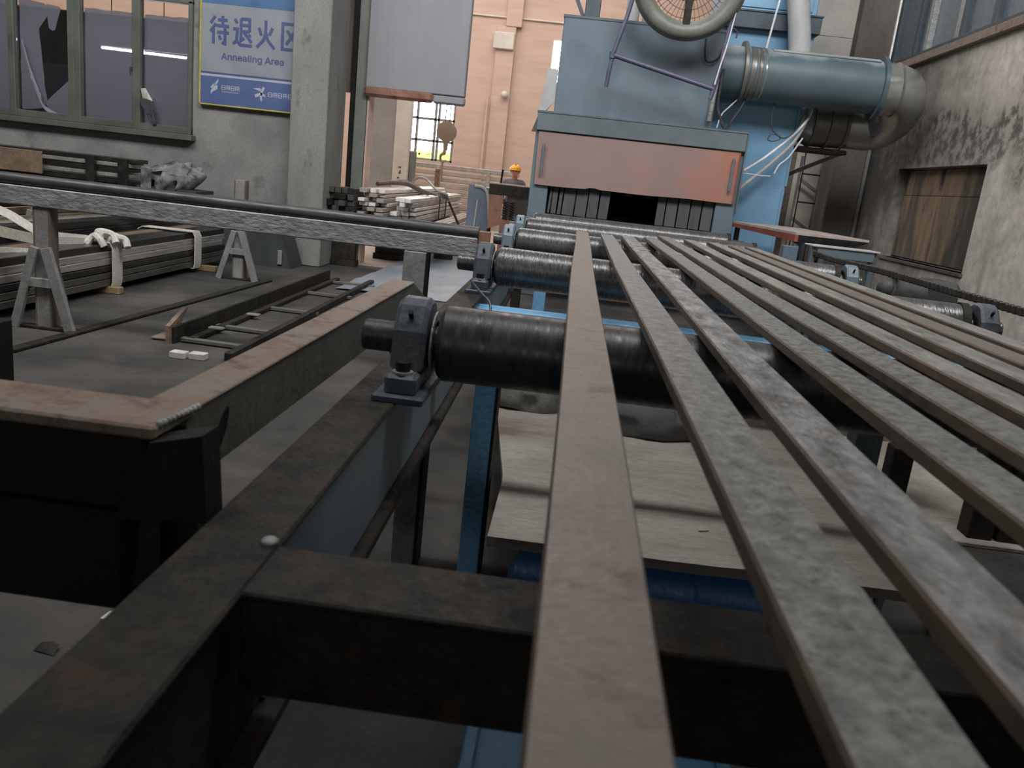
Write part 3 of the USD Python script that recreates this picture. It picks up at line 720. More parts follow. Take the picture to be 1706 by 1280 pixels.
hk = thing('crane_hook', (-2.47, 15.0, 1.2), 'round brown crane hook block hanging in front of the far window', 'hook')
obj('sheave', lathe([(.0, -.06), (.12, -.06), (.175, -.045), (.175, .045), (.12, .06), (.0, .06)], (-2.47, 15, 1.93), (0, 1, .0), 28, closed=False), 'hook_paint', hk)
obj('shank', cyl((-2.47, 15, 1.77), (-2.47, 15, 1.60), .05, 12, .035), 'hook_paint', hk)
t_ = np.linspace(math.radians(80), math.radians(330), 16)
obj('hook', tube(np.vstack([[(-2.475, 15, 1.6), (-2.48, 15, 1.56)], np.stack([-2.50 + .055 * np.cos(t_) + .01, 15 + 0 * t_, 1.48 + .07 * np.sin(t_)], 1)]), np.linspace(.03, .016, 18), 8), 'hook_paint', hk)
obj('cable', cat(cyl((-2.43, 15, 2.08), (-2.38, 15, 7.5), .008, 6), cyl((-2.51, 15, 2.08), (-2.46, 15, 7.5), .008, 6)), 'cable_dark', hk)
obj('chain_tail', tube(smooth_path([(-2.5, 15, 1.44), (-2.5, 15, 1.25), (-2.49, 15, 1.06)], 5), .018, 6), 'hook_paint', hk)

# ================================================================ roller table
BX = lambda y: -.392 - .011 * y                                # centre line of the left side beam
rf = thing('roller_table', (.7, 4.3, 0), 'long dark steel roller table frame carrying the rollers and flat bars', 'roller table')


def skew(m, x0, k=-.011):
    m.vertices[:, 0] += k * m.vertices[:, 1]
    return m


obj('side_beam', skew(cat(cbox(-.452, -.332, -.6, 9.1, .728, .74, .004), cbox(-.452, -.352, -.6, 9.1, .49, .728, .006), cbox(-.452, -.322, -.6, 9.1, .462, .49, .005)), 0), 'frame_steel', rf)
obj('side_plate', skew(cbox(-.3525, -.346, 1.005, 9.0, .495, .727, .002), 0), 'web_blue', rf, label='blue-grey web of the side beam')
obj('side_beam', cat(cbox(1.74, 1.86, -.6, 9.0, .728, .74, .004), cbox(1.76, 1.86, -.6, 9.0, .49, .728, .006), cbox(1.73, 1.86, -.6, 9.0, .462, .49, .005)), 'frame_steel', rf)
obj('cross_beam', cat(cbox(-.345, 1.76, .868, 1.0, .728, .738, .003), cbox(-.345, 1.76, .872, .9, .605, .728, .004), cbox(-.345, 1.76, .868, 1.0, .60, .61, .003)), 'frame_steel', rf)
obj('cross_beam', cbox(-.41, 1.76, 3.50, 3.62, .58, .70, .006), 'paint_blue', rf, label='blue cross beam between the first two rollers')
obj('cross_beam', cbox(-.40, 1.76, 2.40, 2.48, .665, .727, .006), 'frame_steel', rf)
obj('cross_beam', cbox(-.43, 1.76, 6.3, 6.42, .52, .66, .006), 'frame_steel', rf)
obj('weld', trimesh.creation.icosphere(2, .012).apply_transform(np.diag([1, 1, .6, 1])).apply_translation((-.357, 1.0, .742)), 'galvanised', rf, label='bright weld bead')
obj('leg', cbox(-.243, -.178, 2.40, 2.46, 0, .665, .004), 'paint_blue', rf, label='bright blue leg')
obj('leg_edge', cbox(-.178, -.170, 2.40, 2.50, 0, .665, .002), 'black_steel', rf)
obj('leg', cbox(-.462, -.388, 2.40, 2.47, 0, .462, .004), 'trestle_grey', rf, label='pale grey leg')
obj('leg_edge', cbox(-.388, -.378, 2.40, 2.50, 0, .462, .002), 'black_steel', rf)
obj('leg', cbox(-.25, -.16, 6.0, 6.08, 0, .6), 'paint_blue', rf)
obj('leg', cbox(1.14, 1.24, 3.05, 3.15, 0, .62), 'frame_blue_grey', rf)
obj('leg', cbox(1.15, 1.22, 2.72, 2.79, 0, .52), 'frame_steel', rf)
obj('leg', cbox(1.76, 1.86, 3.3, 3.4, 0, .462), 'frame_steel', rf)
obj('leg', cbox(1.76, 1.86, 7.3, 7.4, 0, .462), 'frame_steel', rf)
obj('leg', cbox(-.50, -.42, 7.3, 7.4, 0, .462), 'frame_steel', rf)

ROL = [(1.908, -.285, 0.0, 'roller_dark'), (3.785, -.335, -.10, 'roller_steel'), (5.52, -.373, -.08, 'roller_steel'), (7.25, -.42, -.08, 'roller_steel'), (8.62, -.43, 0.0, 'roller_steel')]
RW = ['nearest, darkest steel roller under the flat bars', 'second steel roller from the camera, with bright scuffed streak', 'third steel roller from the camera, partly behind the second', 'fourth steel roller from the camera', 'farthest roller, lying at the foot of the furnace mouth']
ZC, RR = .855, .09
for i, (y, xl, k, m_) in enumerate(ROL):
    xr = 1.66 if i < 3 else (1.50 if i == 3 else 1.55)
    Y = lambda x: y + k * (x - xl)
    t = thing('conveyor_roller', (.65, y, ZC), RW[i], 'roller')
    d = np.array([1, k, 0]) / math.hypot(1, k)
    A, B = np.array([xl, y, ZC]), np.array([xr, Y(xr), ZC])
    L = np.linalg.norm(B - A)
    obj('drum', lathe([(.0, 0), (.078, 0), (RR, .012), (RR, L - .012), (.078, L), (0, L)], A, d, 64, closed=False), m_, t, smooth=40)
    obj('collar', lathe([(.05, -.004), (.072, -.004), (.072, .0), (.05, 0.0)], A - d * .012, d, 32), 'galvanised', t)
    obj('collar', lathe([(.094, L - .02), (.097, L - .02), (.097, L + .012), (.06, L + .012), (.06, L), (.09, L)], A, d, 40), 'frame_steel', t)
    obj('shaft', cyl(A - d * (.185 if i < 2 else .16), A + d * .02, .037, 28, b=.004), m_, t)
    obj('shaft', cyl(B - d * .02, B + d * .16, .037, 28, b=.004), m_, t)
    if i == 4:
        continue
    for side, xb, yb in ((0, xl - .062, y), (1, xr + .085, Y(xr))):
        if side and i in (0, 3):
            continue
        pn = ['dark blue-grey bearing block at the left end of the nearest roller', 'grey bearing block at the left end of the second roller', 'blue bearing block at the left end of the third roller', 'small blue bearing block at the left end of the fourth roller'][i] if not side else \
            ['', 'dark bearing block at the right end of the second roller', 'blue bearing block at the right end of the third roller'][i]
        pm = 'bearing_paint' if i < 2 else 'furnace_blue'
        pb = thing('bearing_block', (xb, yb, .74), pn, 'bearing')
        pr = [(-.145, .757), (-.145, .79), (-.100, .80), (-.088, .89), (-.05, .945), (-.02, .957), (.02, .957), (.05, .945), (.088, .89), (.100, .80), (.145, .79), (.145, .757)]
        h = .038
        body = hull([(xb + sx * h * f, yb + a * g, ZC + (b - ZC) * g) for a, b in pr if abs(a) < .12 for sx in (-1, 1) for f, g in ((1, .9), (.72, 1.0))])
        hs = obj('housing', cat(body, cbox(xb - .036, xb + .036, yb - .15, yb + .15, .752, .80, .008)), pm, pb, smooth=20)
        obj('base_plate', cbox(xb - .058, xb + .058, yb - .17, yb + .17, .738, .757, .004), 'frame_blue_grey', pb)
        obj('seal_ring', lathe([(.038, 0), (.062, 0), (.055, .012), (.038, .012)], (xb + (.036 if not side else -.048), yb, ZC), (1, 0, 0), 28), 'black_steel', pb)
        for s in (-1, 1):
            obj('washer', cyl((xb, yb + s * .122, .80), (xb, yb + s * .122, .805), .024, 18), 'galvanised', hs)
            obj('bolt', cyl((xb, yb + s * .122, .805), (xb, yb + s * .122, .826), .017, 6), 'black_steel', hs)
        obj('grease_nipple', cyl((xb, yb - .07, .92), (xb, yb - .085, .935), .006, 8), 'black_steel', hs)
wr = obj('loose_wire', tube(smooth_path([(-.43, 3.6, .80), (-.36, 3.35, .79), (-.30, 3.2, .77), (-.28, 3.05, .75)], 6), .005, 6), 'cable_dark')
tag(wr, 'thin dark wire curling off the second bearing block', 'wire')

# ---------------------------------------------------------------- the nine flat bars
BARS = [(.004, .004, 5.42, 'bar_brown', 'brownish flat steel bar, leftmost of the nine on the rollers'),
        (.181, .161, 5.40, 'bar_grey', 'grey flat steel bar, second from the left on the rollers'),
        (.310, .302, 5.52, 'bar_scaled', 'scaled flat steel bar with a pale worn stripe, third from the left'),
        (.487, .466, 5.68, 'bar_grey', 'flat steel bar fourth from the left, rust and painted warm light along its left edge'),
        (.629, .590, 6.05, 'bar_grey', 'flat steel bar fifth from the left on the rollers'),
        (.760, .760, 5.95, 'bar_light', 'flat steel bar fourth from the right on the rollers'),
        (.914, .929, 5.98, 'bar_light', 'flat steel bar third from the right on the rollers'),
        (1.030, 1.046, 5.80, 'bar_brown', 'dull brown flat steel bar, second from the right'),
        (1.152, 1.176, 5.88, 'bar_light', 'pale flat steel bar, rightmost of the nine on the rollers')]
for x0, x1, ye, m_, lb in BARS:
    t = thing('flat_bar', (x0 + .04, 2.4, .945), lb, 'bar', 'flat bars on the roller table')
    n = 40
    ys_ = np.linspace(-1.2, ye, n)
    sec = [(0, .004), (.004, 0), (.076, 0), (.08, .004), (.08, .021), (.0775, .025), (.0025, .025), (0, .021)]
    V, F = [], []
    for j, yy in enumerate(ys_):
        xo = x0 + (x1 - x0) * max(yy, 0) / ye + .0025 * math.sin(yy * 1.7 + x0 * 30)
        V += [(xo + a, yy, .9455 + b) for a, b in sec]
    for j in range(n - 1):
        for q in range(8):
            A, B = j * 8 + q, j * 8 + (q + 1) % 8
            F += [(A, B + 8, B), (A, A + 8, B + 8)]
    for q in range(1, 7):
        F += [(0, q, q + 1), ((n - 1) * 8, (n - 1) * 8 + q + 1, (n - 1) * 8 + q)]
    bm = trimesh.Trimesh(np.array(V), np.array(F), process=False)
    c = bm.triangles_center
    nrm = bm.face_normals
    bm.fix_normals()
    nrm = bm.face_normals
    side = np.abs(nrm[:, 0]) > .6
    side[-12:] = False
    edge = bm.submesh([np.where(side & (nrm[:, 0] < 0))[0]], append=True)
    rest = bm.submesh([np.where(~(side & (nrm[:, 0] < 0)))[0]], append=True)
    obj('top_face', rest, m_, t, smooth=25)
    obj('warmlit_rust_edge', edge, 'bar_edge', t, smooth=False, label='side face coloured by rust and painted warm light')  # left faces only: rust plus warm far-hall light in the colour
for k, (x, y) in enumerate(((.345, 4.30), (.505, 4.25))):
    t = obj('wire_scrap', beam((x - .035, y, .9725), (x + .045, y - .02, .9725), .008, .003, b=.001), 'paper_scrap')
    tag(t, ['thin pale strip lying across the third flat bar', 'thin pale strip lying across the fourth flat bar'][k], 'scrap')

# ---------------------------------------------------------------- side rail and the two transfer rails on the left
sr = thing('side_rail', (-.6, 2.0, 0), 'rusty topped side rail running beside the roller table on the left', 'rail')
pts = [(1.17, .73), (1.17, .85), (2.93, .85), (3.30, .73)]
obj('web', prism(pts, 'x', -.632, -.556), 'rail_grey', sr)
obj('top_flange', cbox(-.634, -.552, 1.16, 2.93, .848, .854, .002), 'rusty_steel', sr, label='rusty top face')
obj('leg', cbox(-.63, -.56, 1.22, 1.29, 0, .73), 'frame_steel', sr)
tt_ = np.linspace(0, 2 * math.pi, 25)[:-1]
obj('slot', prism([(1.30 + .018 * math.cos(q) + .02 * math.sin(q), .785 + .035 * math.sin(q)) for q in tt_], 'x', -.557, -.5545), 'black_steel', sr, label='dark oval slot')
obj('leg', cbox(-.63, -.56, 2.95, 3.02, 0, .78), 'frame_steel', sr)
nr = thing('near_transfer_rail', (-1.6, 1.1, .57), 'dark blurred transfer rail in the near left corner with a rusty top', 'rail')
obj('top_flange', cbox(-2.6, -.548, 1.055, 1.185, .842, .862, .004), 'rusty_steel', nr, label='rusty top face')
obj('web', cbox(-2.6, -.565, 1.06, 1.10, .73, .842, .004), 'black_steel', nr)
obj('weld', cat([trimesh.creation.icosphere(1, .006).apply_translation((-.55 + .001 * k, 1.075 + .011 * k, .861)) for k in range(10)]), 'galvanised', nr, label='bright weld beads on the corner')
obj('box_section', cbox(-2.6, -.588, 1.045, 1.16, .575, .73, .006), 'black_steel', nr)
obj('gusset', prism([(-.60, .722), (-.466, .733), (-.474, .862), (-.55, .842)], 'y', 1.045, 1.10), 'black_steel', nr)
obj('leg', cbox(-2.2, -2.1, 1.05, 1.15, 0, .575), 'black_steel', nr)
obj('leg', cbox(-1.05, -.97, 1.06, 1.14, 0, .575), 'black_steel', nr)

fr = thing('transfer_rail', (-2.1, 4.95, .76), 'galvanised rail with a black pipe on top, crossing the left of the picture', 'rail')
obj('beam', cbox(-4.6, -.57, 4.91, 4.99, .768, .887, .006), 'galvanised', fr)
obj('pipe', cyl((-4.6, 4.95, .924), (-.568, 4.95, .914), .037, 28, b=.003), 'pipe_black', fr)
obj('post', cbox(-1.0, -.865, 4.89, 4.96, 0, .768, .004), 'trestle_grey', fr)
obj('post_edge', cbox(-.865, -.855, 4.89, 5.0, 0, .768, .002), 'black_steel', fr)
obj('end_bracket', cbox(-.57, -.50, 4.93, 4.98, .80, .93, .004), 'rust_panel', fr)


def trestle(x, y, h, post_h, label, s=1.0, base=True):
    t = thing('trestle', (x, y, 0), label, 'trestle', 'trestles along the left side')
    obj('post', cbox(x - .045, x + .045, y - .03, y + .04, 0, post_h, .004), 'trestle_grey', t)
    obj('post_flange', cat(cbox(x + .045, x + .056, y - .03, y + .06, .02, post_h), cbox(x - .056, x - .045, y - .03, y + .06, .02, post_h)), 'trestle_brown', t)
    ah = h * .68
    obj('leg', beam((x - .185 * s, y - .045, 0.0), (x - .035, y - .045, ah), .055, .03), 'trestle_grey', t)
    obj('leg', beam((x + .185 * s, y - .045, 0.0), (x + .035, y - .045, ah), .065, .03), 'trestle_grey', t)
    obj('leg', beam((x, y + .24 * s, 0.0), (x, y + .05, ah), .05, .03, hint=(1, 0, 0)), 'trestle_grey', t)
    obj('crossbar', cbox(x - .12 * s, x + .12 * s, y - .058, y - .035, ah * .52, ah * .52 + .06, .004), 'trestle_grey', t)
    obj('foot', cbox(x - .21 * s, x + .20 * s, y - .04, y + .03, 0, .022), 'frame_steel', t)
    return t


trestle(-3.28, 4.95, .77, .767, 'grey steel trestle nearest on the left, under the long rail')
trestle(-3.235, 7.88, .70, .96, 'grey trestle with a tall post beyond the long rail')
trestle(-5.1, 7.6, .70, .74, 'farthest grey trestle, half hidden behind the white slings')
ed = thing('corner_post', (-2.13, 2.86, 0), 'dark vertical post cut by the left picture edge', 'post')
obj('post', cbox(-2.2, -2.085, 2.82, 2.94, 0, .53), 'black_steel', ed)
obj('foot', cbox(-2.24, -2.05, 2.78, 2.98, 0, .015), 'black_steel', ed)

# ================================================================ floor things on the left
STK = ['stock_dark', 'stock_dark', 'stock_dark', 'stock_mid', 'stock_light', 'stock_warm']
bundle('bar_bundle', 'dark steel bar bundle in white slings just behind the nearest trestle', 'bundle', ((-3.87, 3.6), (-4.02, 8.8)), .52, .33, 7, 6, STK, 'bar bundles on the floor at left', .06)
bundle('bar_bundle', 'bar bundle second from the nearest trestle, under the loose sling loops', 'bundle', ((-4.55, 3.8), (-4.62, 8.9)), .56, .42, 6, 6, STK, 'bar bundles on the floor at left', .06)
bundle('bar_bundle', 'bar bundle third from the nearest trestle, higher and lighter at the left picture edge', 'bundle', ((-5.6, 4.4), (-5.65, 8.7)), .56, .50, 6, 6, STK + ['stock_light'], 'bar bundles on the floor at left', .06)
bundle('bar_bundle', 'rearmost bar bundle on the floor below the window', 'bundle', ((-6.4, 5.4), (-6.45, 8.9)), .6, .56, 6, 6, STK, 'bar bundles on the floor at left', .06)
for k, yy in enumerate((4.4, 6.4, 8.2)):
    bk = obj('bearer', cbox(-6.8, -3.6, yy - .04, yy + .04, 0, .058, .006), 'wood_block')
    tag(bk, ['nearest timber bearer under the bar bundles', 'middle timber bearer under the bar bundles', 'farthest timber bearer under the bar bundles'][k], 'bearer')
for k, yy in enumerate((6.45, 8.0)):
    t_ = (yy - 3.6) / 5.2
    s_ = obj('sling', hoop((-3.87 - .15 * t_, yy, .06), (-.03, 1), .55, .335, .008, .15, 30), 'sling_white')
    tag(s_, ['white webbing sling round the dark bundle, nearer of two', 'white webbing sling round the dark bundle, farther of two'][k], 'sling')
RIB = [('broad white sling loop trailing from the knot towards the trestle', [(-3.85, 6.30, .40), (-4.0, 5.95, .43), (-4.15, 5.5, .53), (-4.3, 5.2, .56), (-4.5, 5.15, .51), (-4.62, 5.3, .50)], .075),
       ('white sling loop standing highest above the bundles', [(-3.85, 6.35, .42), (-4.05, 6.1, .46), (-4.3, 6.0, .60), (-4.55, 5.9, .66), (-4.66, 5.8, .60), (-4.55, 5.75, .52), (-4.42, 5.8, .50)], .065),
       ('white sling end curling left behind the nearest trestle post', [(-4.1, 5.05, .52), (-4.35, 5.1, .50), (-4.6, 5.15, .53), (-4.8, 5.2, .51), (-4.95, 5.05, .50), (-4.8, 4.9, .49), (-4.55, 4.95, .49)], .06),
       ('short white sling tail lying flat on the dark bundle', [(-3.72, 5.62, .375), (-3.85, 5.45, .385), (-3.95, 5.25, .385), (-4.05, 5.15, .38)], .07)]
for lb, P, wd in RIB:
    tag(obj('sling', ribbon(smooth_path(P, 8), wd, .008, (.35, .6, .75)), 'sling_white'), lb, 'sling')
kn = thing('sling_knot', (-3.76, 6.4, .38), 'knotted bunch of white sling on top of the dark bundle', 'sling')
for k in range(5):
    c = np.array([-3.78 + .07 * (k % 3), 6.33 + .05 * k, .40 + .03 * (k % 2)])
    a_ = k * 1.1
    obj('fold', tube(smooth_path([c + [-.07, 0, -.02], c + [-.03, .04 * math.cos(a_), .05], c + [.04, .03 * math.sin(a_), .04], c + [.08, 0, -.02]], 6), [.028] * 19, 8), 'sling_white', kn)

sk = thing('bar_rack', (-5.6, 9.25, 0), 'low rack of stacked long bars against the wall under the window', 'rack')
for x in (-6.9, -5.42, -5.05):
    obj('stanchion', cbox(x - .05, x + .05, 9.0, 9.06, 0, 1.0), 'stock_dark', sk)
    obj('arm', cbox(x - .04, x + .04, 9.06, 9.6, .66, .72), 'stock_dark', sk)
for k, (z, m_, xe) in enumerate(((.72, 'stock_dark', -5.0), (.79, 'stock_light', -5.02), (.85, 'stock_dark', -5.01), (.905, 'stock_light', -5.0), (.955, 'stock_dark', -4.95))):
    for q in range(3):
        obj('bar', cbox(-7.6, xe - .04 * q, 9.08 + .16 * q, 9.22 + .16 * q, z, z + .045, .006), m_, sk)
cv = thing('cardboard_sheet', (-6.2, 9.05, .73), 'warm brown sheet hanging over the left of the wall rack', 'sheet')
obj('sheet', cbox(-6.95, -5.95, 8.965, 8.995, .74, .985, .006), 'stock_warm', cv)
rg = thing('rag_heap', (-4.6, 9.2, .8), 'dark grey heap of rags at the right end of the wall rack', 'rags')
hm = trimesh.creation.icosphere(4, 1.0)
hm.vertices *= [.30, .24, .16]
hm.vertices += (meshkit.noise(hm.vertices * 11 + 5, 2)[:, None] - .5) * .16
hm.vertices += [-4.55, 9.2, .86]
obj('heap', hm, 'rag', rg, smooth=True)
obj('drape', cbox(-4.82, -4.70, 8.95, 9.0, .70, .95, .02), 'rag', rg)
sb = thing('heap_stand', (-4.55, 9.2, 0), 'dark stand below the rag heap beside the wall rack', 'stand')
obj('top', cbox(-4.88, -4.2, 9.0, 9.45, .70, .74), 'crate_dark', sb)
for x in (-4.82, -4.24):
    obj('leg', cbox(x - .02, x + .02, 9.02, 9.06, 0, .70), 'crate_dark', sb)
db = thing('scrap_box', (-3.45, 9.2, 0), 'dark slanted scrap box on the floor at the pillar foot', 'box')
obj('body', prism([(-3.95, 0), (-3.12, 0), (-3.24, .36), (-3.95, .40)], 'y', 9.05, 9.46), 'crate_dark', db)
obj('strip', cbox(-3.27, -3.22, 9.03, 9.05, .04, .2), 'trestle_grey', db)

ft = thing('floor_track', (-2.3, 6.8, 0), 'dark steel track of long rails and rungs lying on the floor', 'track')
obj('rail', beam((-2.46, 4.98, .055), (-2.54, 8.6, .055), .02, .11), 'frame_steel', ft)
obj('rail_flange', beam((-2.56, 5.02, .012), (-2.66, 8.6, .012), .14, .012), 'rusty_steel', ft)
obj('rail', beam((-2.38, 5.05, .02), (-2.45, 8.6, .02), .05, .03), 'frame_steel', ft)
obj('rail', beam((-1.98, 4.7, .03), (-2.08, 8.6, .03), .05, .05), 'frame_steel', ft)
for y in (5.06, 5.58, 6.50, 7.50, 8.36):
    obj('rung', beam((-2.44, y, .02), (-1.99, y - .02, .02), .05, .025), 'rail_grey', ft)
obj('end_plate', prism([(4.955, 0), (5.0, 0), (5.20, .20), (5.185, .205), (4.955, .115)], 'x', -2.50, -2.47), 'rusty_steel', ft)
for k, (x, y) in enumerate(((-2.37, 5.42), (-2.36, 6.05))):
    obj('clip', cbox(x - .05, x + .05, y - .03, y + .03, .03, .045), 'trestle_grey', ft)
fb = obj('floor_strip', beam((-3.08, 4.3, .012), (-2.97, 8.0, .012), .07, .018), 'frame_steel')
tag(fb, 'long flat steel strip lying on the floor before the trestles', 'strip')
for k, (x, y) in enumerate(((-2.26, 4.66), (-2.15, 4.68))):
    tag(obj('offcut', cbox(x - .05, x + .045, y - .04, y + .03, 0, .04), 'paper_scrap'), ['left of two pale offcut blocks on the floor', 'right of two pale offcut blocks on the floor'][k], 'offcut')
tp = thing('lit_floor_sheet', (-1.5, 10.2, 0), 'pale blue-grey sheet added for the lit floor behind the rail post', 'sheet')  # added sheet; its pale colour stands for light falling on the floor
gx, gy = np.meshgrid(np.linspace(-2.3, -.85, 30), np.linspace(8.0, 12.6, 60), indexing='ij')
gz = .006 + .03 * meshkit.noise(np.stack([gx * 2.0, gy * 3.2, gx * 0], -1), 3) ** 2
V = np.stack([gx, gy, gz], -1).reshape(-1, 3)
I = np.arange(30 * 60).reshape(30, 60)
F = np.concatenate([np.stack([I[:-1, :-1], I[1:, :-1], I[1:, 1:]], -1).reshape(-1, 3), np.stack([I[:-1, :-1], I[1:, 1:], I[:-1, 1:]], -1).reshape(-1, 3)])
obj('sheet', trimesh.Trimesh(np.vstack([V, V - [0, 0, .004]]), np.vstack([F, F[:, ::-1] + len(V)]), process=False), 'lit_floor_pale', tp, smooth=True)

# ---------------------------------------------------------------- under the table
pl = thing('dusty_board', (.5, 3.2, .28), 'dust covered grey board lying below the rollers', 'board')
bx = trimesh.creation.box((1.21, 2.55, .025)).subdivide().subdivide().subdivide().subdivide().subdivide()
bx.apply_translation((.47, 3.345, .2875))
lf = bx.vertices[:, 0] < .2
bx.vertices[lf, 0] -= (.2 - bx.vertices[lf, 0]) / .335 * .125 * np.maximum(bx.vertices[lf, 1] - 2.53, 0)
top = bx.vertices[:, 2] > .299
bx.vertices[top, 2] += .008 * meshkit.fbm(bx.vertices[top] * [9, 22, 1], 4, 5)
bx.vertices[:, 1] += .012 * (meshkit.noise(bx.vertices * [7, .1, .1], 8) - .5) * (bx.vertices[:, 1] < 2.1)
obj('board', bx, 'dusty_plate', pl, smooth=True)
for k, (x, y) in enumerate(((-.06, 2.2), (.98, 2.2), (-.06, 4.4), (.98, 4.4))):
    obj('leg', cbox(x - .012, x + .012, y - .012, y + .012, 0, .276), 'trestle_grey', pl)
dr = thing('blue_drum', (.35, 2.28, .12), 'blue plastic drum lying in the dark under the dusty board', 'drum')
obj('shell', lathe([(0, 0), (.10, 0), (.118, .015), (.118, .2), (.124, .215), (.118, .23), (.118, .52), (.124, .535), (.118, .55), (.118, .735), (.10, .75), (0, .75)], (-.07, 2.28, .124), (1, 0, 0), 40, closed=False), 'plastic_blue', dr)
for n_, (cx, cy, sx, sy, sz, m_, lb) in enumerate(((-.10, 3.55, .17, .20, .13, 'sack_cloth', 'pale grey sack slumped on the dusty board beside the blue leg'), (.38, 3.42, .27, .26, .11, 'sack_dark', 'dark grey sack lying on the dusty board between the first two bars'))):
    s = trimesh.creation.icosphere(4, 1.0)
    v = s.vertices
    v = np.sign(v) * np.abs(v) ** .8
    v = v * [sx, sy, sz]
    v[:, 2] = np.maximum(v[:, 2], -.04)
    v += (meshkit.noise(v * 14 + n_ * 9, 3)[:, None] - .5) * [.05, .05, .05]
    v[:, 2] = np.maximum(v[:, 2], -.045)
    s.vertices = v + [cx, cy, .346]
    tg = thing('sack', (cx, cy, .308), lb, 'sack')
    obj('bag', s, m_, tg, smooth=True)
    P = [np.array([cx - sx * .5 + .02 * k, cy - sy * .2 - .01 * k, .36 + sz * .85 - .004 * k]) for k in range(8)]
    obj('tie', tube(P, .008, 6), 'cable_dark', tg)
dt = thing('dark_floor_pan', (.7, 1.35, 0), 'black pan added to darken the floor below the front cross beam', 'tray')  # added black pan standing in for the deep shade under the table
obj('pan', cbox(-.66, 1.7, .1, 1.8, 0, .012, .003), 'soot_shade_black', dt)
obj('lip', cat(cbox(-.66, 1.7, 1.78, 1.8, .012, .05, .003), cbox(-.66, -.64, .1, 1.78, .012, .05, .003), cbox(1.68, 1.7, .1, 1.78, .012, .05, .003)), 'soot_shade_black', dt)
bc = thing('blue_crate', (.2, 1.35, 0), 'blue crate on the floor right below the camera', 'crate')
obj('body', cbox(-.08, .44, 1.05, 1.58, .012, .10, .01), 'crate_teal', bc)
obj('rim', cat(cbox(-.10, .46, 1.57, 1.60, .09, .12), cbox(-.10, -.07, 1.05, 1.60, .09, .12), cbox(.43, .46, 1.05, 1.60, .09, .12)), 'crate_teal', bc)
tag(obj('timber', beam((1.24, 2.30, .03), (1.34, 2.56, .03), .06, .06), 'wood_block'), 'short yellowish timber on the floor at the right under the bars', 'timber')
tag(obj('timber', beam((-1.22, 1.95, .02), (-1.17, 2.35, .02), .05, .04), 'wood_block'), 'yellowish timber on the floor at the left below the near rail', 'timber')
tag(obj('floor_plate', cbox(1.30, 2.0, 3.25, 4.7, 0, .02), 'dusty_plate'), 'thin dusty plate on the floor right of the table legs', 'plate')
for k, (x, y, lb) in enumerate(((.31, .96, 'leftmost small chip of scale on the front cross beam'), (.37, .91, 'middle small chip of scale on the front cross beam'), (.44, .95, 'rightmost small pale chip of scale on the front cross beam'))):
    tag(obj('chip', hull(np.array([x, y, .739]) + (rng.random((8, 3)) - [.5, .5, 0]) * [.018, .014, .007]), 'paper_scrap' if k % 2 else 'frame_blue_grey'), lb, 'chip')
for k, (x, y) in enumerate(((.47, 2.30), (.62, 2.18))):
    tag(obj('chip', beam((x, y, .306), (x + .03, y + .01, .306), .008, .006, b=.001), 'paper_scrap'), ['small pale chip on the dusty board, left one', 'small pale sliver on the front edge of the dusty board'][k], 'chip')
for k, (x, y, lb) in enumerate(((-1.17, 1.72, 'nearest dark scrap of scale on the floor under the near left rail'), (-1.10, 1.9, 'pale scrap on the floor under the near left rail'), (-1.22, 2.1, 'dark scrap beside the yellowish timber at the left'))):
    tag(obj('scrap', hull(np.array([x, y, 0]) + (rng.random((8, 3)) - [.5, .5, 0]) * [.09, .07, .015]), 'paper_scrap' if k == 1 else 'frame_steel'), lb, 'scrap')

# ================================================================ annealing furnace
FYF = 9.3
fu = thing('furnace', (.55, 9.6, 0), 'blue-grey annealing furnace with a rusty red lift door over the rollers', 'furnace')
obj('post', cbox(-.56, -.36, FYF, 9.5, 0, 1.80, .006), 'furnace_blue', fu)
obj('post', cbox(1.475, 1.69, FYF, 9.5, 0, 1.80, .006), 'furnace_blue', fu)
obj('header_beam', cat(cbox(-.556, 1.682, 9.24, 9.5, 1.79, 1.975, .006), cbox(-.562, 1.69, 9.235, 9.5, 1.972, 1.995, .004)), 'furnace_grey', fu)
obj('header_flange', cbox(1.683, 1.70, 9.25, 9.5, 1.15, 1.97, .004), 'furnace_grey', fu)
# door panel with a ragged lower edge
low = [(x, 1.233 + (x - .5) * .012 + .004 * math.sin(x * 7) + (.014 if abs(x - .12) < .07 else 0)) for x in np.linspace(1.65, -.515, 40)]
dpn = obj('door_panel', prism([(-.525, 1.782), (1.645, 1.782)] + low, 'y', 9.262, 9.288), 'door_graded', fu, smooth=False, label='rusty red sheet door')
obj('door_edge', cbox(1.632, 1.648, 9.255, 9.262, 1.25, 1.782, .003), 'table_red', dpn)
for x, z0, z1 in ((-.452, 1.33, 1.655), (1.577, 1.365, 1.715)):
    h = obj('handle', cat(cyl((x, 9.225, z0), (x, 9.225, z1), .013, 12, b=.003), cyl((x, 9.225, z0 + .02), (x, 9.265, z0 + .02), .010, 8), cyl((x, 9.225, z1 - .02), (x, 9.265, z1 - .02), .010, 8)), 'furnace_blue', dpn)
xs = [-.345, -.305, -.235, -.184, -.045, .093, .219, .335]
for a, b in zip(xs[:-1], xs[1:]):
    obj('curtain_strip', beam(((a + b) / 2 + .012 * rng.random(), 9.34 + .02 * rng.random(), 1.28), ((a + b) / 2 - .005, 9.33 + .02 * rng.random(), .925), b - a - .012, .014, hint=(0, 1, 0)), 'rubber_grey', fu)
xs = [.845, .947, 1.077, 1.213, 1.337, 1.466]
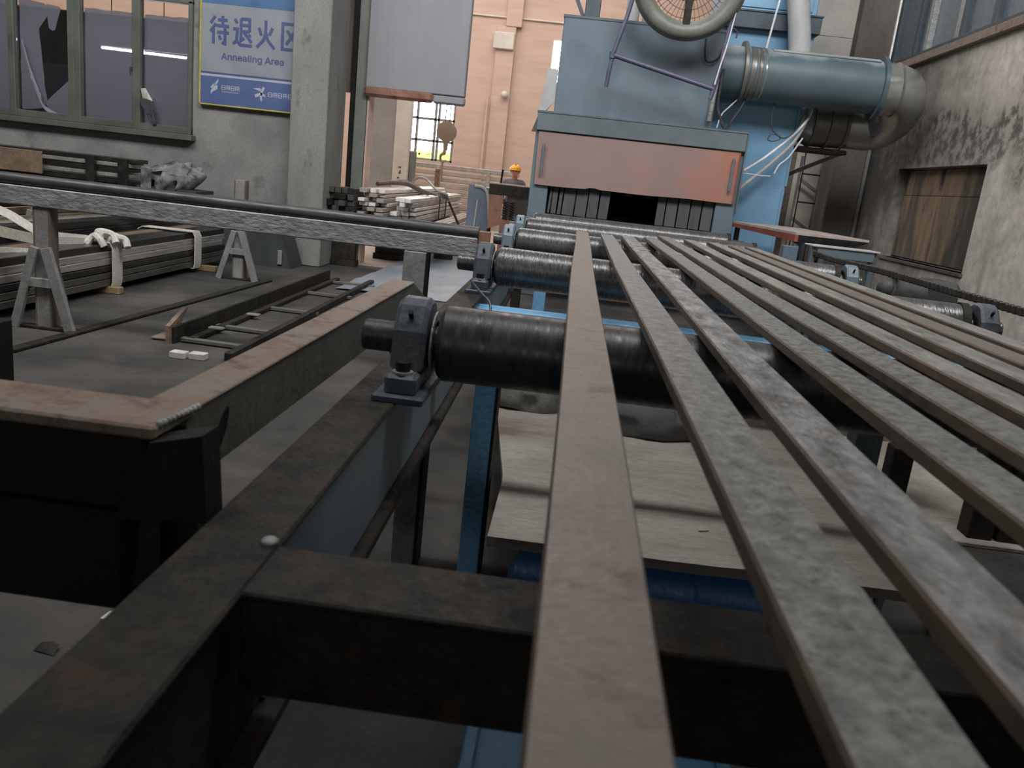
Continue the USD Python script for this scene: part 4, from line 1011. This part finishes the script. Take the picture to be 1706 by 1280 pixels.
for a, b in zip(xs[:-1], xs[1:]):
    obj('curtain_strip', beam(((a + b) / 2 + .006, 9.34 + .02 * rng.random(), 1.28), ((a + b) / 2, 9.33 + .02 * rng.random(), .925), b - a - .012, .014, hint=(0, 1, 0)), 'rubber_grey', fu)
for k in range(4):
    a = .42 + .12 * k
    obj('curtain_strip', beam((a, 9.52, 1.27), (a, 9.47 + .02 * k, 1.22 - .02 * (k % 2)), .08, .014, hint=(0, 1, 0)), 'rubber_grey', fu)
obj('tunnel', cat(pbox(-.40, -.36, 9.5, 13.0, .0, 1.9), pbox(1.48, 1.52, 9.5, 13.0, .0, 1.9), pbox(-.40, 1.52, 9.5, 13.0, 1.85, 1.9), pbox(-.40, 1.52, 12.9, 13.0, 0, 1.9), pbox(-.36, 1.48, 9.5, 12.9, .70, .78), pbox(-.36, 1.48, 9.36, 9.40, 0, .78)), 'soot_shade_black', fu)
obj('inner_roller', cyl((-.36, 9.85, .85), (1.48, 9.85, .85), .085, 24), 'roller_steel', fu)
obj('inner_roller', cyl((-.36, 11.0, .85), (1.48, 11.0, .85), .085, 24), 'roller_steel', fu)
obj('casing', cat(cbox(-.56, -.40, 9.5, 13.0, 0, 1.95), cbox(1.52, 1.68, 9.5, 13.0, 0, 1.95), cbox(-.56, 1.68, 9.5, 13.0, 1.90, 1.97)), 'furnace_blue', fu)
hdp = obj('hood', cbox(-.395, 1.300, 9.34, 10.9, 1.975, 2.965, .008), 'furnace_blue', fu)
obj('hood_lip', cbox(-.402, 1.305, 9.333, 10.9, 2.955, 2.985, .004), 'furnace_grey', hdp)
obj('side_flap', hull([(-.50, 9.36, 2.44), (-.402, 9.36, 2.435), (-.402, 9.36, 2.10), (-.50, 9.36, 1.985), (-.562, 9.36, 1.99), (-.50, 9.5, 2.44), (-.402, 9.5, 2.44), (-.50, 9.5, 1.99), (-.562, 9.5, 1.99)]), 'pipe_grey', fu, smooth=False)
obj('side_flap', hull([(-.62, 9.45, 1.78), (-.565, 9.45, 1.95), (-.56, 9.45, 1.78), (-.62, 9.5, 1.78), (-.565, 9.5, 1.95), (-.56, 9.5, 1.78)]), 'duct_dark', fu, smooth=False)
obj('hanging_bar', cyl((1.258, 9.28, 2.06), (1.275, 9.28, 2.50), .026, 14, b=.006), 'galvanised', fu)
obj('chimney', cbox(-.20, -.03, 9.9, 10.06, 2.985, 5.2, .008), 'frame_blue_grey', fu)
obj('chimney_brace', beam((-.33, 9.98, 3.32), (-.18, 9.98, 3.03), .04, .04), 'frame_blue_grey', fu)
obj('chimney', cyl((.33, 9.9, 2.985), (.31, 9.9, 5.2), .075, 24), 'pipe_grey', fu)
obj('chimney', cyl((.50, 10.1, 2.985), (.49, 10.1, 5.2), .055, 20), 'pipe_grey', fu)

# ---------------------------------------------------------------- industrial fan hanging over the furnace mouth
fc = np.array([.815, 8.85, 3.325])
fd = np.array([.03, 1.0, .22])
fn = thing('drum_fan', fc, 'big grey drum fan with wire guard on an indigo tube stand above the furnace', 'fan')
fd = fd / np.linalg.norm(fd)
tt = np.linspace(0, 2 * math.pi, 25)[:-1]
obj('shroud', lathe([(.475 + (.085 + .006 * math.cos(6 * x)) * math.cos(x), .10 * math.sin(x)) for x in tt], fc, fd, 80), 'fan_rim', fn, smooth=35)
a_, c_, _ = basis(fd)
for rr in (.12, .2, .28, .36, .43):
    tt = np.linspace(0, 2 * math.pi, 49)
    obj('guard_ring', tube(np.array([fc + fd * (.10 - .12 * (.45 - rr)) + rr * (math.cos(x) * a_ + math.sin(x) * c_) for x in tt]), .004, 5, cap=False), 'wire_brown', fn)
sp = []
for k in range(48):
    x = k * 2 * math.pi / 48
    sp.append(tube(np.array([fc + fd * .07 + .10 * (math.cos(x) * a_ + math.sin(x) * c_), fc + fd * .10 + .45 * (math.cos(x + .12) * a_ + math.sin(x + .12) * c_)]), .0035, 4))
g = obj('guard_spokes', cat(sp), 'wire_brown', fn)
g.SetCustomDataByKey('kind', 'stuff')
obj('motor_mount', cbox(.80, .87, 8.88, 8.95, 2.80, 3.70, .006), 'frame_steel', fn)
obj('motor', cyl(fc - fd * .05, fc + fd * .16, .10, 24, b=.01), 'motor_dark', fn)
for P in ([(.33, 8.9, 3.75), (.275, 8.9, 3.10), (.155, 8.9, 2.565), (.125, 8.9, 2.26)], [(1.335, 8.9, 3.8), (1.285, 8.9, 3.2), (1.225, 8.9, 2.5), (1.185, 8.9, 2.24)]):
    obj('stand_tube', tube(smooth_path(P, 6), .021, 12), 'tube_indigo', fn)
obj('stand_tube', tube(np.array([(.155, 8.9, 2.565), (1.20, 8.9, 2.345)]), .024, 12), 'tube_indigo', fn)
obj('joint', cyl((.15, 8.9, 2.60), (.147, 8.9, 2.53), .03, 14, b=.004), 'tube_indigo', fn)
obj('rim_bracket', cat(beam((.29, 8.9, 3.25), (.33, 8.9, 3.25), .03, .03), beam((1.28, 8.9, 3.25), (1.34, 8.9, 3.25), .03, .03)), 'tube_indigo', fn)

# ---------------------------------------------------------------- blue cabinet, ducts and pipes behind the furnace
cb = thing('blue_cabinet', (1.8, 10.5, 0), 'tall bright blue machine cabinet behind the furnace with a projecting ledge', 'cabinet')
obj('body', cat(cbox(1.72, 2.335, 9.97, 11.0, 0, 2.02, .01), cbox(1.31, 2.335, 9.97, 11.0, 2.0, 3.92, .01)), 'cabinet_blue', cb)
obj('ledge', cat(cbox(1.31, 2.38, 9.87, 11.0, 3.13, 3.30, .006), cbox(1.31, 2.39, 9.86, 9.98, 3.30, 3.32, .004)), 'frame_blue_grey', cb)
obj('lower_panel', cbox(1.72, 2.30, 9.955, 9.97, .05, 1.46, .006), 'cabinet_blue', cb)
obj('edge_strip', cbox(2.315, 2.345, 9.955, 9.985, 1.5, 3.12, .006), 'cabinet_blue', cb)
obj('upper_panel', cbox(1.36, 2.28, 9.955, 9.97, 3.36, 3.88, .006), 'cabinet_blue', cb)
DZ, DY, DR = 2.615, 9.655, .272
du = thing('exhaust_duct', (2.2, DY, DZ), 'large grey-blue exhaust duct with flanges that bends back near the right wall', 'duct')
Lx = 3.03
obj('main_tube', cyl((1.30, DY, DZ + .012), (3.03, DY, DZ), DR, 56), 'duct_pale_top', du, smooth=30)
obj('tape_wrap', cat([lathe([(DR, -.02 - .0), (DR + .006, -.015), (DR + .006, .015), (DR, .02)], (1.63 + .045 * k, DY, DZ + .01), (1, .04 * (-1) ** k, .03 * k - .03), 48) for k in range(3)]), 'duct_dark', du)
obj('tape_shine', lathe([(DR + .001, -.012), (DR + .008, 0), (DR + .001, .012)], (1.76, DY, DZ + .01), (1, .12, .02), 48), 'duct_sheet', du)
obj('flange', lathe([(DR, -.02), (DR + .055, -.02), (DR + .055, .012), (DR, .012)], (1.575, DY, DZ + .01), (1, .0, .03), 56), 'duct_dark', du)
obj('flange', lathe([(DR, -.022), (DR + .05, -.022), (DR + .05, .022), (DR, .022)], (3.03, DY, DZ), (1, 0, 0), 56), 'duct_paint', du)
pv = LineString([(1.75, DZ + .2), (3.0, DZ + .2)])
obj('loose_cover', prism(LineString([(DY - .14 + .01 * k, DZ + math.sqrt(max((DR + .008) ** 2 - (-.14 + .01 * k) ** 2, .0))) for k in range(25)]).buffer(.006), 'x', 1.85, 2.98), 'duct_pale_top', du)
# 180 degree bend made of flat segments, back to a smaller return pipe
y2, z2 = 10.27, 2.26
mid = np.array([3.20, (DY + y2) / 2, (DZ + z2) / 2])
v = np.array([0, DY - y2, DZ - z2]) / 2
th = np.linspace(0, math.pi, 9)
C = [np.array([3.03, DY, DZ]), np.array([3.20, DY, DZ])] + [mid + v * math.cos(t_) + np.array([1, 0, 0]) * .33 * math.sin(t_) * .55 for t_ in th[1:-1]] + [np.array([3.20, y2, z2]), np.array([2.95, y2, z2])]
R_ = np.linspace(DR, .25, len(C))
bnd = obj('bend', tube(np.array(C), R_, 44, cap=False), 'duct_sheet', du, smooth=20)
obj('bend_seam', lathe([(DR - .002, -.012), (DR + .008, -.006), (DR + .008, .006), (DR - .002, .012)], (3.205, DY, DZ), (1, .05, .03), 48), 'duct_dark', bnd)
rtb = obj('return_tube', cyl((2.98, y2, z2), (2.55, y2 + .02, z2 - .02), .25, 44), 'duct_dark', du, smooth=30)
for x in (2.92, 2.74, 2.56):
    obj('rib', lathe([(.25, -.015), (.272, -.008), (.272, .008), (.25, .015)], (x, y2 + .01, z2 - .01), (1, 0, 0), 44), 'duct_dark', rtb)
obj('reducer', cyl((2.55, y2 + .02, z2 - .02), (2.38, y2 + .03, z2 - .03), .25, 40, r2=.18), 'duct_sheet', du, smooth=30)
obj('support_shelf', cbox(2.36, 3.0, y2 - .1, y2 + .25, 1.93, 1.98, .006), 'frame_steel', du)
obj('strut', beam((2.44, 10.9, 1.62), (3.15, 10.9, 2.0), .05, .05), 'trestle_grey', du)
pp = thing('steel_pipe', (2.1, 9.9, 2.9), 'pale grey upright pipe rising from the top of the exhaust duct', 'pipe')
ppp = obj('pipe', cyl((2.175, 9.70, 2.84), (1.83, 9.73, 4.5), .118, 32), 'pipe_grey', pp)
obj('collar', lathe([(.117, -.02), (.126, -.02), (.126, .02), (.117, .02)], (2.165, 9.722, 2.90), (-.2, .045, .98), 32), 'pipe_grey', ppp)
lad = thing('wall_ladder', (3.34, 12.6, 0), 'black ladder of thin bars before the pale sunlit wall behind the duct', 'ladder')
for x in (3.16, 3.56):
    obj('stile', beam((x, 12.6, 0), (x - .01, 12.6, 2.6), .016, .016), 'black_steel', lad)
for z in (.55, .97, 1.376, 1.775, 2.18):
    obj('rung', beam((3.15, 12.6, z), (3.56, 12.6, z), .022, .022), 'black_steel', lad)
gr = thing('shadow_bars', (3.4, 13.05, 0), 'grey bars built in place of blurred shadows on the pale wall', 'frame')  # solid bars modelled where only soft shadows cross the wall
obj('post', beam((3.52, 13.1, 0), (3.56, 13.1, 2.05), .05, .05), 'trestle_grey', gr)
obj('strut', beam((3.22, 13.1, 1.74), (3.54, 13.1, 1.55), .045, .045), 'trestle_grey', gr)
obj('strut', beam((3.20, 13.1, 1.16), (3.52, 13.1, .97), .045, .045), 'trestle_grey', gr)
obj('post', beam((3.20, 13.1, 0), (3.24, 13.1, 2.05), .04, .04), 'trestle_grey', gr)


def cable(label, pts, r, m_, name='cable', cat_='cable', n=8):
    tag(obj(name, tube(smooth_path(pts, n), r, 8), m_), label, cat_)


cable('white cable sagging from the furnace side up to the duct', [(1.70, 9.6, 1.58), (1.80, 9.62, 1.64), (2.0, 9.64, 1.80), (2.25, 9.7, 2.05), (2.40, 9.78, 2.25), (2.44, 9.85, 2.40)], .016, 'cable_white')
cable('blue-white hose running under the white cable', [(1.70, 9.7, 1.35), (1.9, 9.72, 1.55), (2.1, 9.74, 1.76), (2.28, 9.76, 1.98), (2.38, 9.8, 2.2)], .022, 'pipe_grey', 'hose', 'hose')
cable('short pale wire end sticking out over the lower blue panel', [(1.69, 9.55, 1.58), (1.80, 9.55, 1.585), (1.95, 9.55, 1.58), (2.05, 9.55, 1.585)], .006, 'cable_white', 'wire', 'wire')
cable('thin white wire hanging from the white cable beside the blue cabinet edge', [(2.36, 9.7, 2.03), (2.25, 9.7, 1.82), (2.16, 9.7, 1.72), (2.12, 9.7, 1.62)], .009, 'cable_white', 'wire', 'wire')
cable('thin black wire loop with a knot hanging below the duct', [(1.98, 9.62, 2.36), (1.97, 9.62, 2.2), (2.0, 9.62, 2.08), (2.06, 9.62, 2.03), (2.10, 9.62, 1.99), (2.03, 9.62, 1.96), (1.97, 9.62, 1.97), (2.0, 9.62, 2.03), (2.08, 9.62, 2.02), (2.12, 9.62, 2.0), (2.2, 9.65, 2.03), (2.3, 9.68, 2.16), (2.36, 9.72, 2.34)], .006, 'cable_dark', 'wire', 'wire')
cable('black strap dangling from the duct flange in front of the blue cabinet', [(1.65, 9.6, 2.36), (1.61, 9.58, 2.25), (1.54, 9.56, 2.12), (1.49, 9.55, 2.0)], .016, 'cable_dark', 'strap', 'strap')
cable('thin white wire crossing behind the flange to the furnace hood', [(1.58, 9.6, 2.36), (1.50, 9.58, 2.27), (1.42, 9.56, 2.17), (1.38, 9.5, 2.02)], .008, 'cable_white', 'wire', 'wire')
cable('dark cable dropping along the right edge of the furnace hood', [(1.33, 9.32, 2.60), (1.325, 9.31, 2.4), (1.33, 9.31, 2.22), (1.40, 9.30, 2.06), (1.44, 9.30, 2.0)], .016, 'cable_dark')
cable('thin pale rope slanting up over the duct', [(1.75, 9.42, 2.86), (1.80, 9.5, 3.2), (1.86, 9.6, 3.6), (1.9, 9.7, 4.0)], .011, 'cable_white', 'rope', 'rope')
cable('black cable looped round the upper right corner of the furnace hood', [(1.10, 9.30, 2.88), (1.11, 9.30, 2.74), (1.14, 9.30, 2.66), (1.20, 9.29, 2.66), (1.27, 9.28, 2.72), (1.30, 9.26, 2.84)], .010, 'cable_dark')
cable('short hooked chain beside the right stand tube of the fan', [(1.262, 8.9, 2.93), (1.31, 8.9, 2.92), (1.345, 8.9, 2.89), (1.34, 8.9, 2.84)], .009, 'cable_dark', 'chain', 'chain')
cable('bundle of pale wires taped to the right stand tube of the fan', [(1.30, 8.86, 3.1), (1.26, 8.86, 2.75), (1.225, 8.86, 2.55), (1.20, 8.86, 2.38)], .008, 'cable_white', 'wire', 'wire')

# ---------------------------------------------------------------- right-hand side: tables, chain, motor
wt = thing('work_table', (2.2, 8.5, 0), 'steel work table with a thick worn red edge, right of the furnace mouth', 'table')
obj('top', prism([(1.66, 9.60), (1.92, 7.52), (2.58, 7.58), (2.50, 9.62)], 'z', 1.045, 1.065), 'table_top', wt, smooth=False)
obj('front_edge', hull([(1.66, 9.60, 1.045), (1.92, 7.52, 1.045), (1.66, 9.60, 1.01), (1.92, 7.52, .985), (1.69, 9.6, 1.045), (1.95, 7.52, 1.045), (1.69, 9.6, 1.01), (1.95, 7.52, .985)]), 'table_red', wt, smooth=False, label='worn red side edge')
obj('apron', hull([(1.95, 7.515, 1.045), (2.58, 7.575, 1.045), (1.95, 7.515, .975), (2.46, 7.57, .985), (1.95, 7.54, 1.045), (2.58, 7.595, 1.045), (1.95, 7.54, .975), (2.46, 7.59, .985)]), 'black_steel', wt, smooth=False)
for x, y in ((1.95, 7.56), (1.80, 9.57), (2.46, 7.66), (2.52, 9.5)):
    obj('leg', cbox(x - .025, x + .025, y - .025, y + .025, 0, 1.0), 'table_steel', wt)
obj('shelf', cbox(1.90, 2.50, 7.7, 9.5, .60, .63), 'table_steel', wt)
lt = thing('low_stand', (2.2, 6.9, 0), 'lower blue-grey steel stand with an angle iron top, before the red edged table', 'stand')
obj('top', cbox(1.90, 2.44, 6.85, 7.1, .985, 1.0, .004), 'pipe_grey', lt)
obj('panel', cbox(1.95, 2.40, 6.86, 6.88, .91, .985, .003), 'furnace_blue', lt, label='blue front strip')
for x in (1.92, 1.99, 2.40):
    obj('leg', cbox(x - .022, x + .022, 6.87, 6.93, 0, .985), 'table_steel', lt)
bp = thing('switch_box', (1.80, 7.9, 0), 'small blue box on a post under the red edged table', 'box')
obj('box', cbox(1.74, 1.86, 7.1, 7.2, .80, .96), 'furnace_blue', bp)
obj('post', cbox(1.775, 1.825, 7.13, 7.17, .74, .80), 'table_steel', bp)
ch = thing('drive_chain', (2.07, 5.3, .92), 'dark toothed drive chain sagging along the right of the roller table', 'chain')
N = 140
P = smooth_path([(1.93, 6.9, .935), (1.98, 6.5, .918), (2.03, 5.6, .925), (2.08, 4.7, .915), (2.13, 4.0, .905), (2.17, 3.4, .90)], 20)
s_ = np.concatenate([[0], np.cumsum(np.linalg.norm(np.diff(P, axis=0), axis=1))])
Q = np.stack([np.interp(np.linspace(0, s_[-1], N + 1), s_, P[:, k]) for k in range(3)], 1)
for k in range(N):
    a, b = Q[k], Q[k + 1]
    d = (b - a) / np.linalg.norm(b - a)
    obj('link', beam(a - d * .004, b - d * .006, .030 if k % 2 else .024, .042 if k % 2 else .034, b=.004), 'chain_steel', ch)
obj('chain_core', tube(Q, .010, 6), 'chain_steel', ch)
obj('idler', cyl((1.90, 6.92, .90), (1.98, 6.92, .90), .05, 20, b=.006), 'chain_steel', ch)
mo = thing('gear_motor', (2.15, 5.4, .5), 'dark lumpy gear motor beside the right end of the third roller', 'motor')
obj('housing', cyl((2.02, 5.45, .80), (2.30, 5.45, .80), .115, 32, b=.02), 'motor_dark', mo)
obj('gearbox', cbox(2.24, 2.42, 5.3, 5.6, .68, .92, .03), 'motor_dark', mo)
obj('cap', trimesh.creation.icosphere(3, .07).apply_translation((2.02, 5.42, .83)), 'motor_dark', mo)
obj('stand', cbox(2.1, 2.4, 5.35, 5.55, 0, .69), 'frame_steel', mo)
sc = thing('roller_guard', (1.98, 3.4, 0), 'dark blue-grey guard plate beside the right end of the second roller', 'guard')
obj('plate', prism([(3.30, .40), (3.52, .40), (3.52, .90), (3.44, .93), (3.40, .86), (3.36, .87), (3.30, .93)], 'x', 1.93, 1.96), 'bearing_paint', sc)
obj('foot', cbox(1.88, 2.0, 3.3, 3.52, 0, .40), 'frame_steel', sc)

# ================================================================ far hall, right part: bench, plates, person
be = thing('far_bench', (-.95, 11.6, 0), 'dark steel bench left of the furnace with a pale top and rusty side sheet', 'bench')
obj('top', cbox(-1.235, -.60, 11.45, 11.9, 1.155, 1.175, .004), 'far_floor', be)
obj('rail', cbox(-1.235, -.60, 11.44, 11.52, 1.02, 1.155, .006), 'frame_steel', be)
obj('side_sheet', hull([(-1.225, 11.45, 1.02), (-1.03, 11.45, 1.02), (-1.215, 11.45, .55), (-1.05, 11.45, .62), (-1.225, 11.47, 1.02), (-1.03, 11.47, 1.02), (-1.215, 11.47, .55), (-1.05, 11.47, .62)]), 'rust_panel', be, smooth=False)
obj('back_sheet', cbox(-1.02, -.62, 11.88, 11.9, .62, 1.15, .004), 'lit_steel_dim', be)
for x in (-1.2, -.64):
    obj('leg', cbox(x - .025, x + .025, 11.5, 11.56, 0, 1.02), 'frame_steel', be)
obj('rod', cyl((-1.10, 11.6, 1.17), (-1.09, 11.6, 1.36), .014, 10), 'black_steel', be)
for x in (-.985, -.90):
    tt = np.linspace(0, 2 * math.pi * 7, 90)
    tag(obj('coil_spring', tube(np.stack([x + .032 * np.cos(tt), 11.42 + .032 * np.sin(tt), .70 + .24 * tt / tt[-1]], 1), .008, 6), 'black_steel'), ['left black coil spring by the far bench', 'right black coil spring by the far bench'][x > -.95], 'spring')
tag(obj('spring_shelf', cbox(-1.04, -.84, 11.36, 11.44, .0, .695), 'rust_panel'), 'rusty block under the coil springs by the far bench', 'block')
bpn = thing('steel_plate', (-1.48, 12.5, 0), 'blue-grey plate with a rounded corner standing beside the far bench', 'plate')
sh = sbox(-1.62, .05, -1.36, 1.02).union(sbox(-1.62, .05, -1.42, 1.075)).buffer(.03)
obj('plate', prism(sh, 'y', 12.46, 12.50), 'plate_blue_grey', bpn)
obj('lip', tube(smooth_path([(-1.56, 12.44, 1.09), (-1.44, 12.44, 1.08), (-1.37, 12.44, 1.0), (-1.33, 12.44, .8), (-1.30, 12.44, .55)], 8), .022, 8), 'pale_concrete', bpn)
obj('stay', beam((-1.5, 12.43, .9), (-1.53, 12.43, .3), .02, .02), 'pale_concrete', bpn)
tag(obj('prop_bar', beam((-1.86, 12.0, .84), (-1.62, 12.0, .40), .035, .03), 'stock_dark'), 'slanted dark bar propped before the lit bundles', 'bar')
tag(obj('post_rod', beam((-1.72, 12.9, 0), (-1.68, 12.9, .95), .02, .02), 'stock_warm'), 'thin brown upright rod between the lit bundles and the blue-grey plate', 'rod')
wb = thing('far_table', (-1.4, 15.9, 0), 'brown table with a pale edge behind the lit bundles', 'table')
obj('top', cbox(-2.0, -1.60, 15.8, 16.2, .94, 1.05, .012), 'stock_warm', wb)
for x in (-1.96, -1.64):
    obj('leg', cbox(x - .03, x + .03, 15.82, 15.88, 0, .94), 'stock_warm', wb)
tag(obj('far_post', cbox(-2.72, -2.63, 15.6, 15.68, 0, 1.28), 'stock_warm'), 'brown post standing before the far rack below the hook', 'post')
tag(obj('far_post', cbox(-1.20, -1.15, 14.0, 14.06, 0, 1.16), 'stock_warm'), 'brown post beside the dark bench', 'post')


def body_mesh(bones, n=16, edge=.022, it=10):
    out = m3.Manifold()
    for p, a, q, b in bones:
        s1 = m3.Manifold.sphere(a, n).translate(tuple(map(float, p)))
        s2 = m3.Manifold.sphere(b, n).translate(tuple(map(float, q)))
        out += m3.Manifold.batch_hull([s1, s2])
    out = out.refine_to_length(edge)
    m = out.to_mesh()
    t = trimesh.Trimesh(m.vert_properties[:, :3], m.tri_verts, process=True)
    trimesh.smoothing.filter_taubin(t, iterations=it)
    return t


px, py = -1.345, 17.0
ps = thing('person', (px, py, 0), 'person in a yellow hard hat and dark jacket standing behind the far bench', 'person')
X = lambda x, y, z: (px + x, py + y, z)
hz = 1.385
torso = [(X(0, 0, .78), .14, X(0, -.01, .98), .125), (X(0, -.01, .98), .125, X(0, -.03, 1.12), .135), (X(-.15, -.02, 1.17), .062, X(.15, -.02, 1.17), .062), (X(0, -.03, 1.12), .13, X(-.14, -.02, 1.16), .06), (X(0, -.03, 1.12), .13, X(.14, -.02, 1.16), .06),
         (X(0, -.02, 1.18), .06, X(0, -.03, 1.26), .05)]
arms = []
for s in (-1, 1):
    arms += [(X(s * .17, -.02, 1.15), .055, X(s * .23, -.01, .92), .042), (X(s * .23, -.01, .92), .042, X(s * .20, -.17, .75), .032)]
legs = []
for s in (-1, 1):
    legs += [(X(s * .08, 0, .76), .095, X(s * .10, -.03, .44), .062), (X(s * .10, -.03, .44), .06, X(s * .10, .02, .09), .042), (X(s * .10, .02, .05), .042, X(s * .11, -.14, .035), .034)]
head = [(X(0, -.04, hz + .02), .082, X(0, -.03, hz + .05), .085), (X(0, -.075, hz - .06), .042, X(0, -.05, hz), .07), (X(0, -.02, 1.24), .05, X(0, -.03, hz - .04), .052), (X(0, -.122, hz - .012), .012, X(0, -.115, hz + .02), .008),
        (X(-.083, -.02, hz), .016, X(-.083, -.015, hz + .03), .018), (X(.083, -.02, hz), .016, X(.083, -.015, hz + .03), .018)]
hands = []
for s in (-1, 1):
    w_ = np.array(X(s * .20, -.17, .75))
    hands += [(w_, .03, w_ + [0, -.06, -.03], .036)]
    for k in range(4):
        f0 = w_ + np.array([(-.027 + .018 * k) * 1.0, -.075, -.04])
        f1 = f0 + [0, -.035, -.02 - .004 * (k == 1)]
        hands += [(f0, .0095, f1, .009), (f1, .009, f1 + [0, -.012, -.03], .008)]
    t0 = w_ + [-s * .03, -.03, -.02]
    hands += [(t0, .012, t0 + [-s * .02, -.04, -.012], .0095), (t0 + [-s * .02, -.04, -.012], .0095, t0 + [-s * .015, -.065, -.025], .009)]
obj('body', body_mesh(torso + arms + legs + head + hands, 16, .02, 6), 'skin', ps, smooth=True)
grow = lambda B, g_: [(p, a + g_, q, b + g_) for p, a, q, b in B]
obj('jacket', body_mesh(grow(torso[:5] + arms, .014), 16, .025), 'jacket', ps, smooth=True)
obj('trousers', body_mesh(grow([b for k, b in enumerate(legs) if k % 3 < 2] + [(X(-.05, 0, .78), .12, X(.05, 0, .78), .12)], .012), 16, .025), 'trousers', ps, smooth=True)
obj('collar', body_mesh([(X(-.05, -.075, 1.20), .025, X(0, -.10, 1.10), .022), (X(.05, -.075, 1.20), .025, X(0, -.10, 1.10), .022)], 12, .02), 'shirt_white', ps, smooth=True)
hm = trimesh.creation.icosphere(3, 1.0)
hm.vertices = hm.vertices[:, :] * [.112, .13, .105]
hm.vertices[:, 2] = np.maximum(hm.vertices[:, 2], -.01)
hm.vertices += X(0, -.03, hz + .05)
obj('hard_hat', cat(hm, cyl(X(0, -.045, hz + .035), X(0, -.045, hz + .048), .125, 32, b=.004), cbox(px - .012, px + .012, py - .13, py + .07, hz + .145, hz + .16, .005)), 'helmet_yellow', ps, smooth=40)
obj('hair', body_mesh([(X(-.06, .0, hz + .02), .035, X(.06, .0, hz + .02), .035), (X(0, .03, hz + .02), .06, X(0, .03, hz - .04), .045)], 12, .02), 'hair_black', ps, smooth=True)
for s in (-1, 1):
    obj('eye', trimesh.creation.icosphere(2, .010).apply_translation(X(s * .03, -.112, hz + .012)), 'hair_black', ps)
    obj('shoe', body_mesh(grow([legs[2] if s < 0 else legs[5]], .008), 12, .02), 'cable_dark', ps, smooth=True)
obj('mouth', body_mesh([(X(-.018, -.112, hz - .055), .006, X(.018, -.112, hz - .055), .006)], 8, .01, 2), 'table_red', ps)
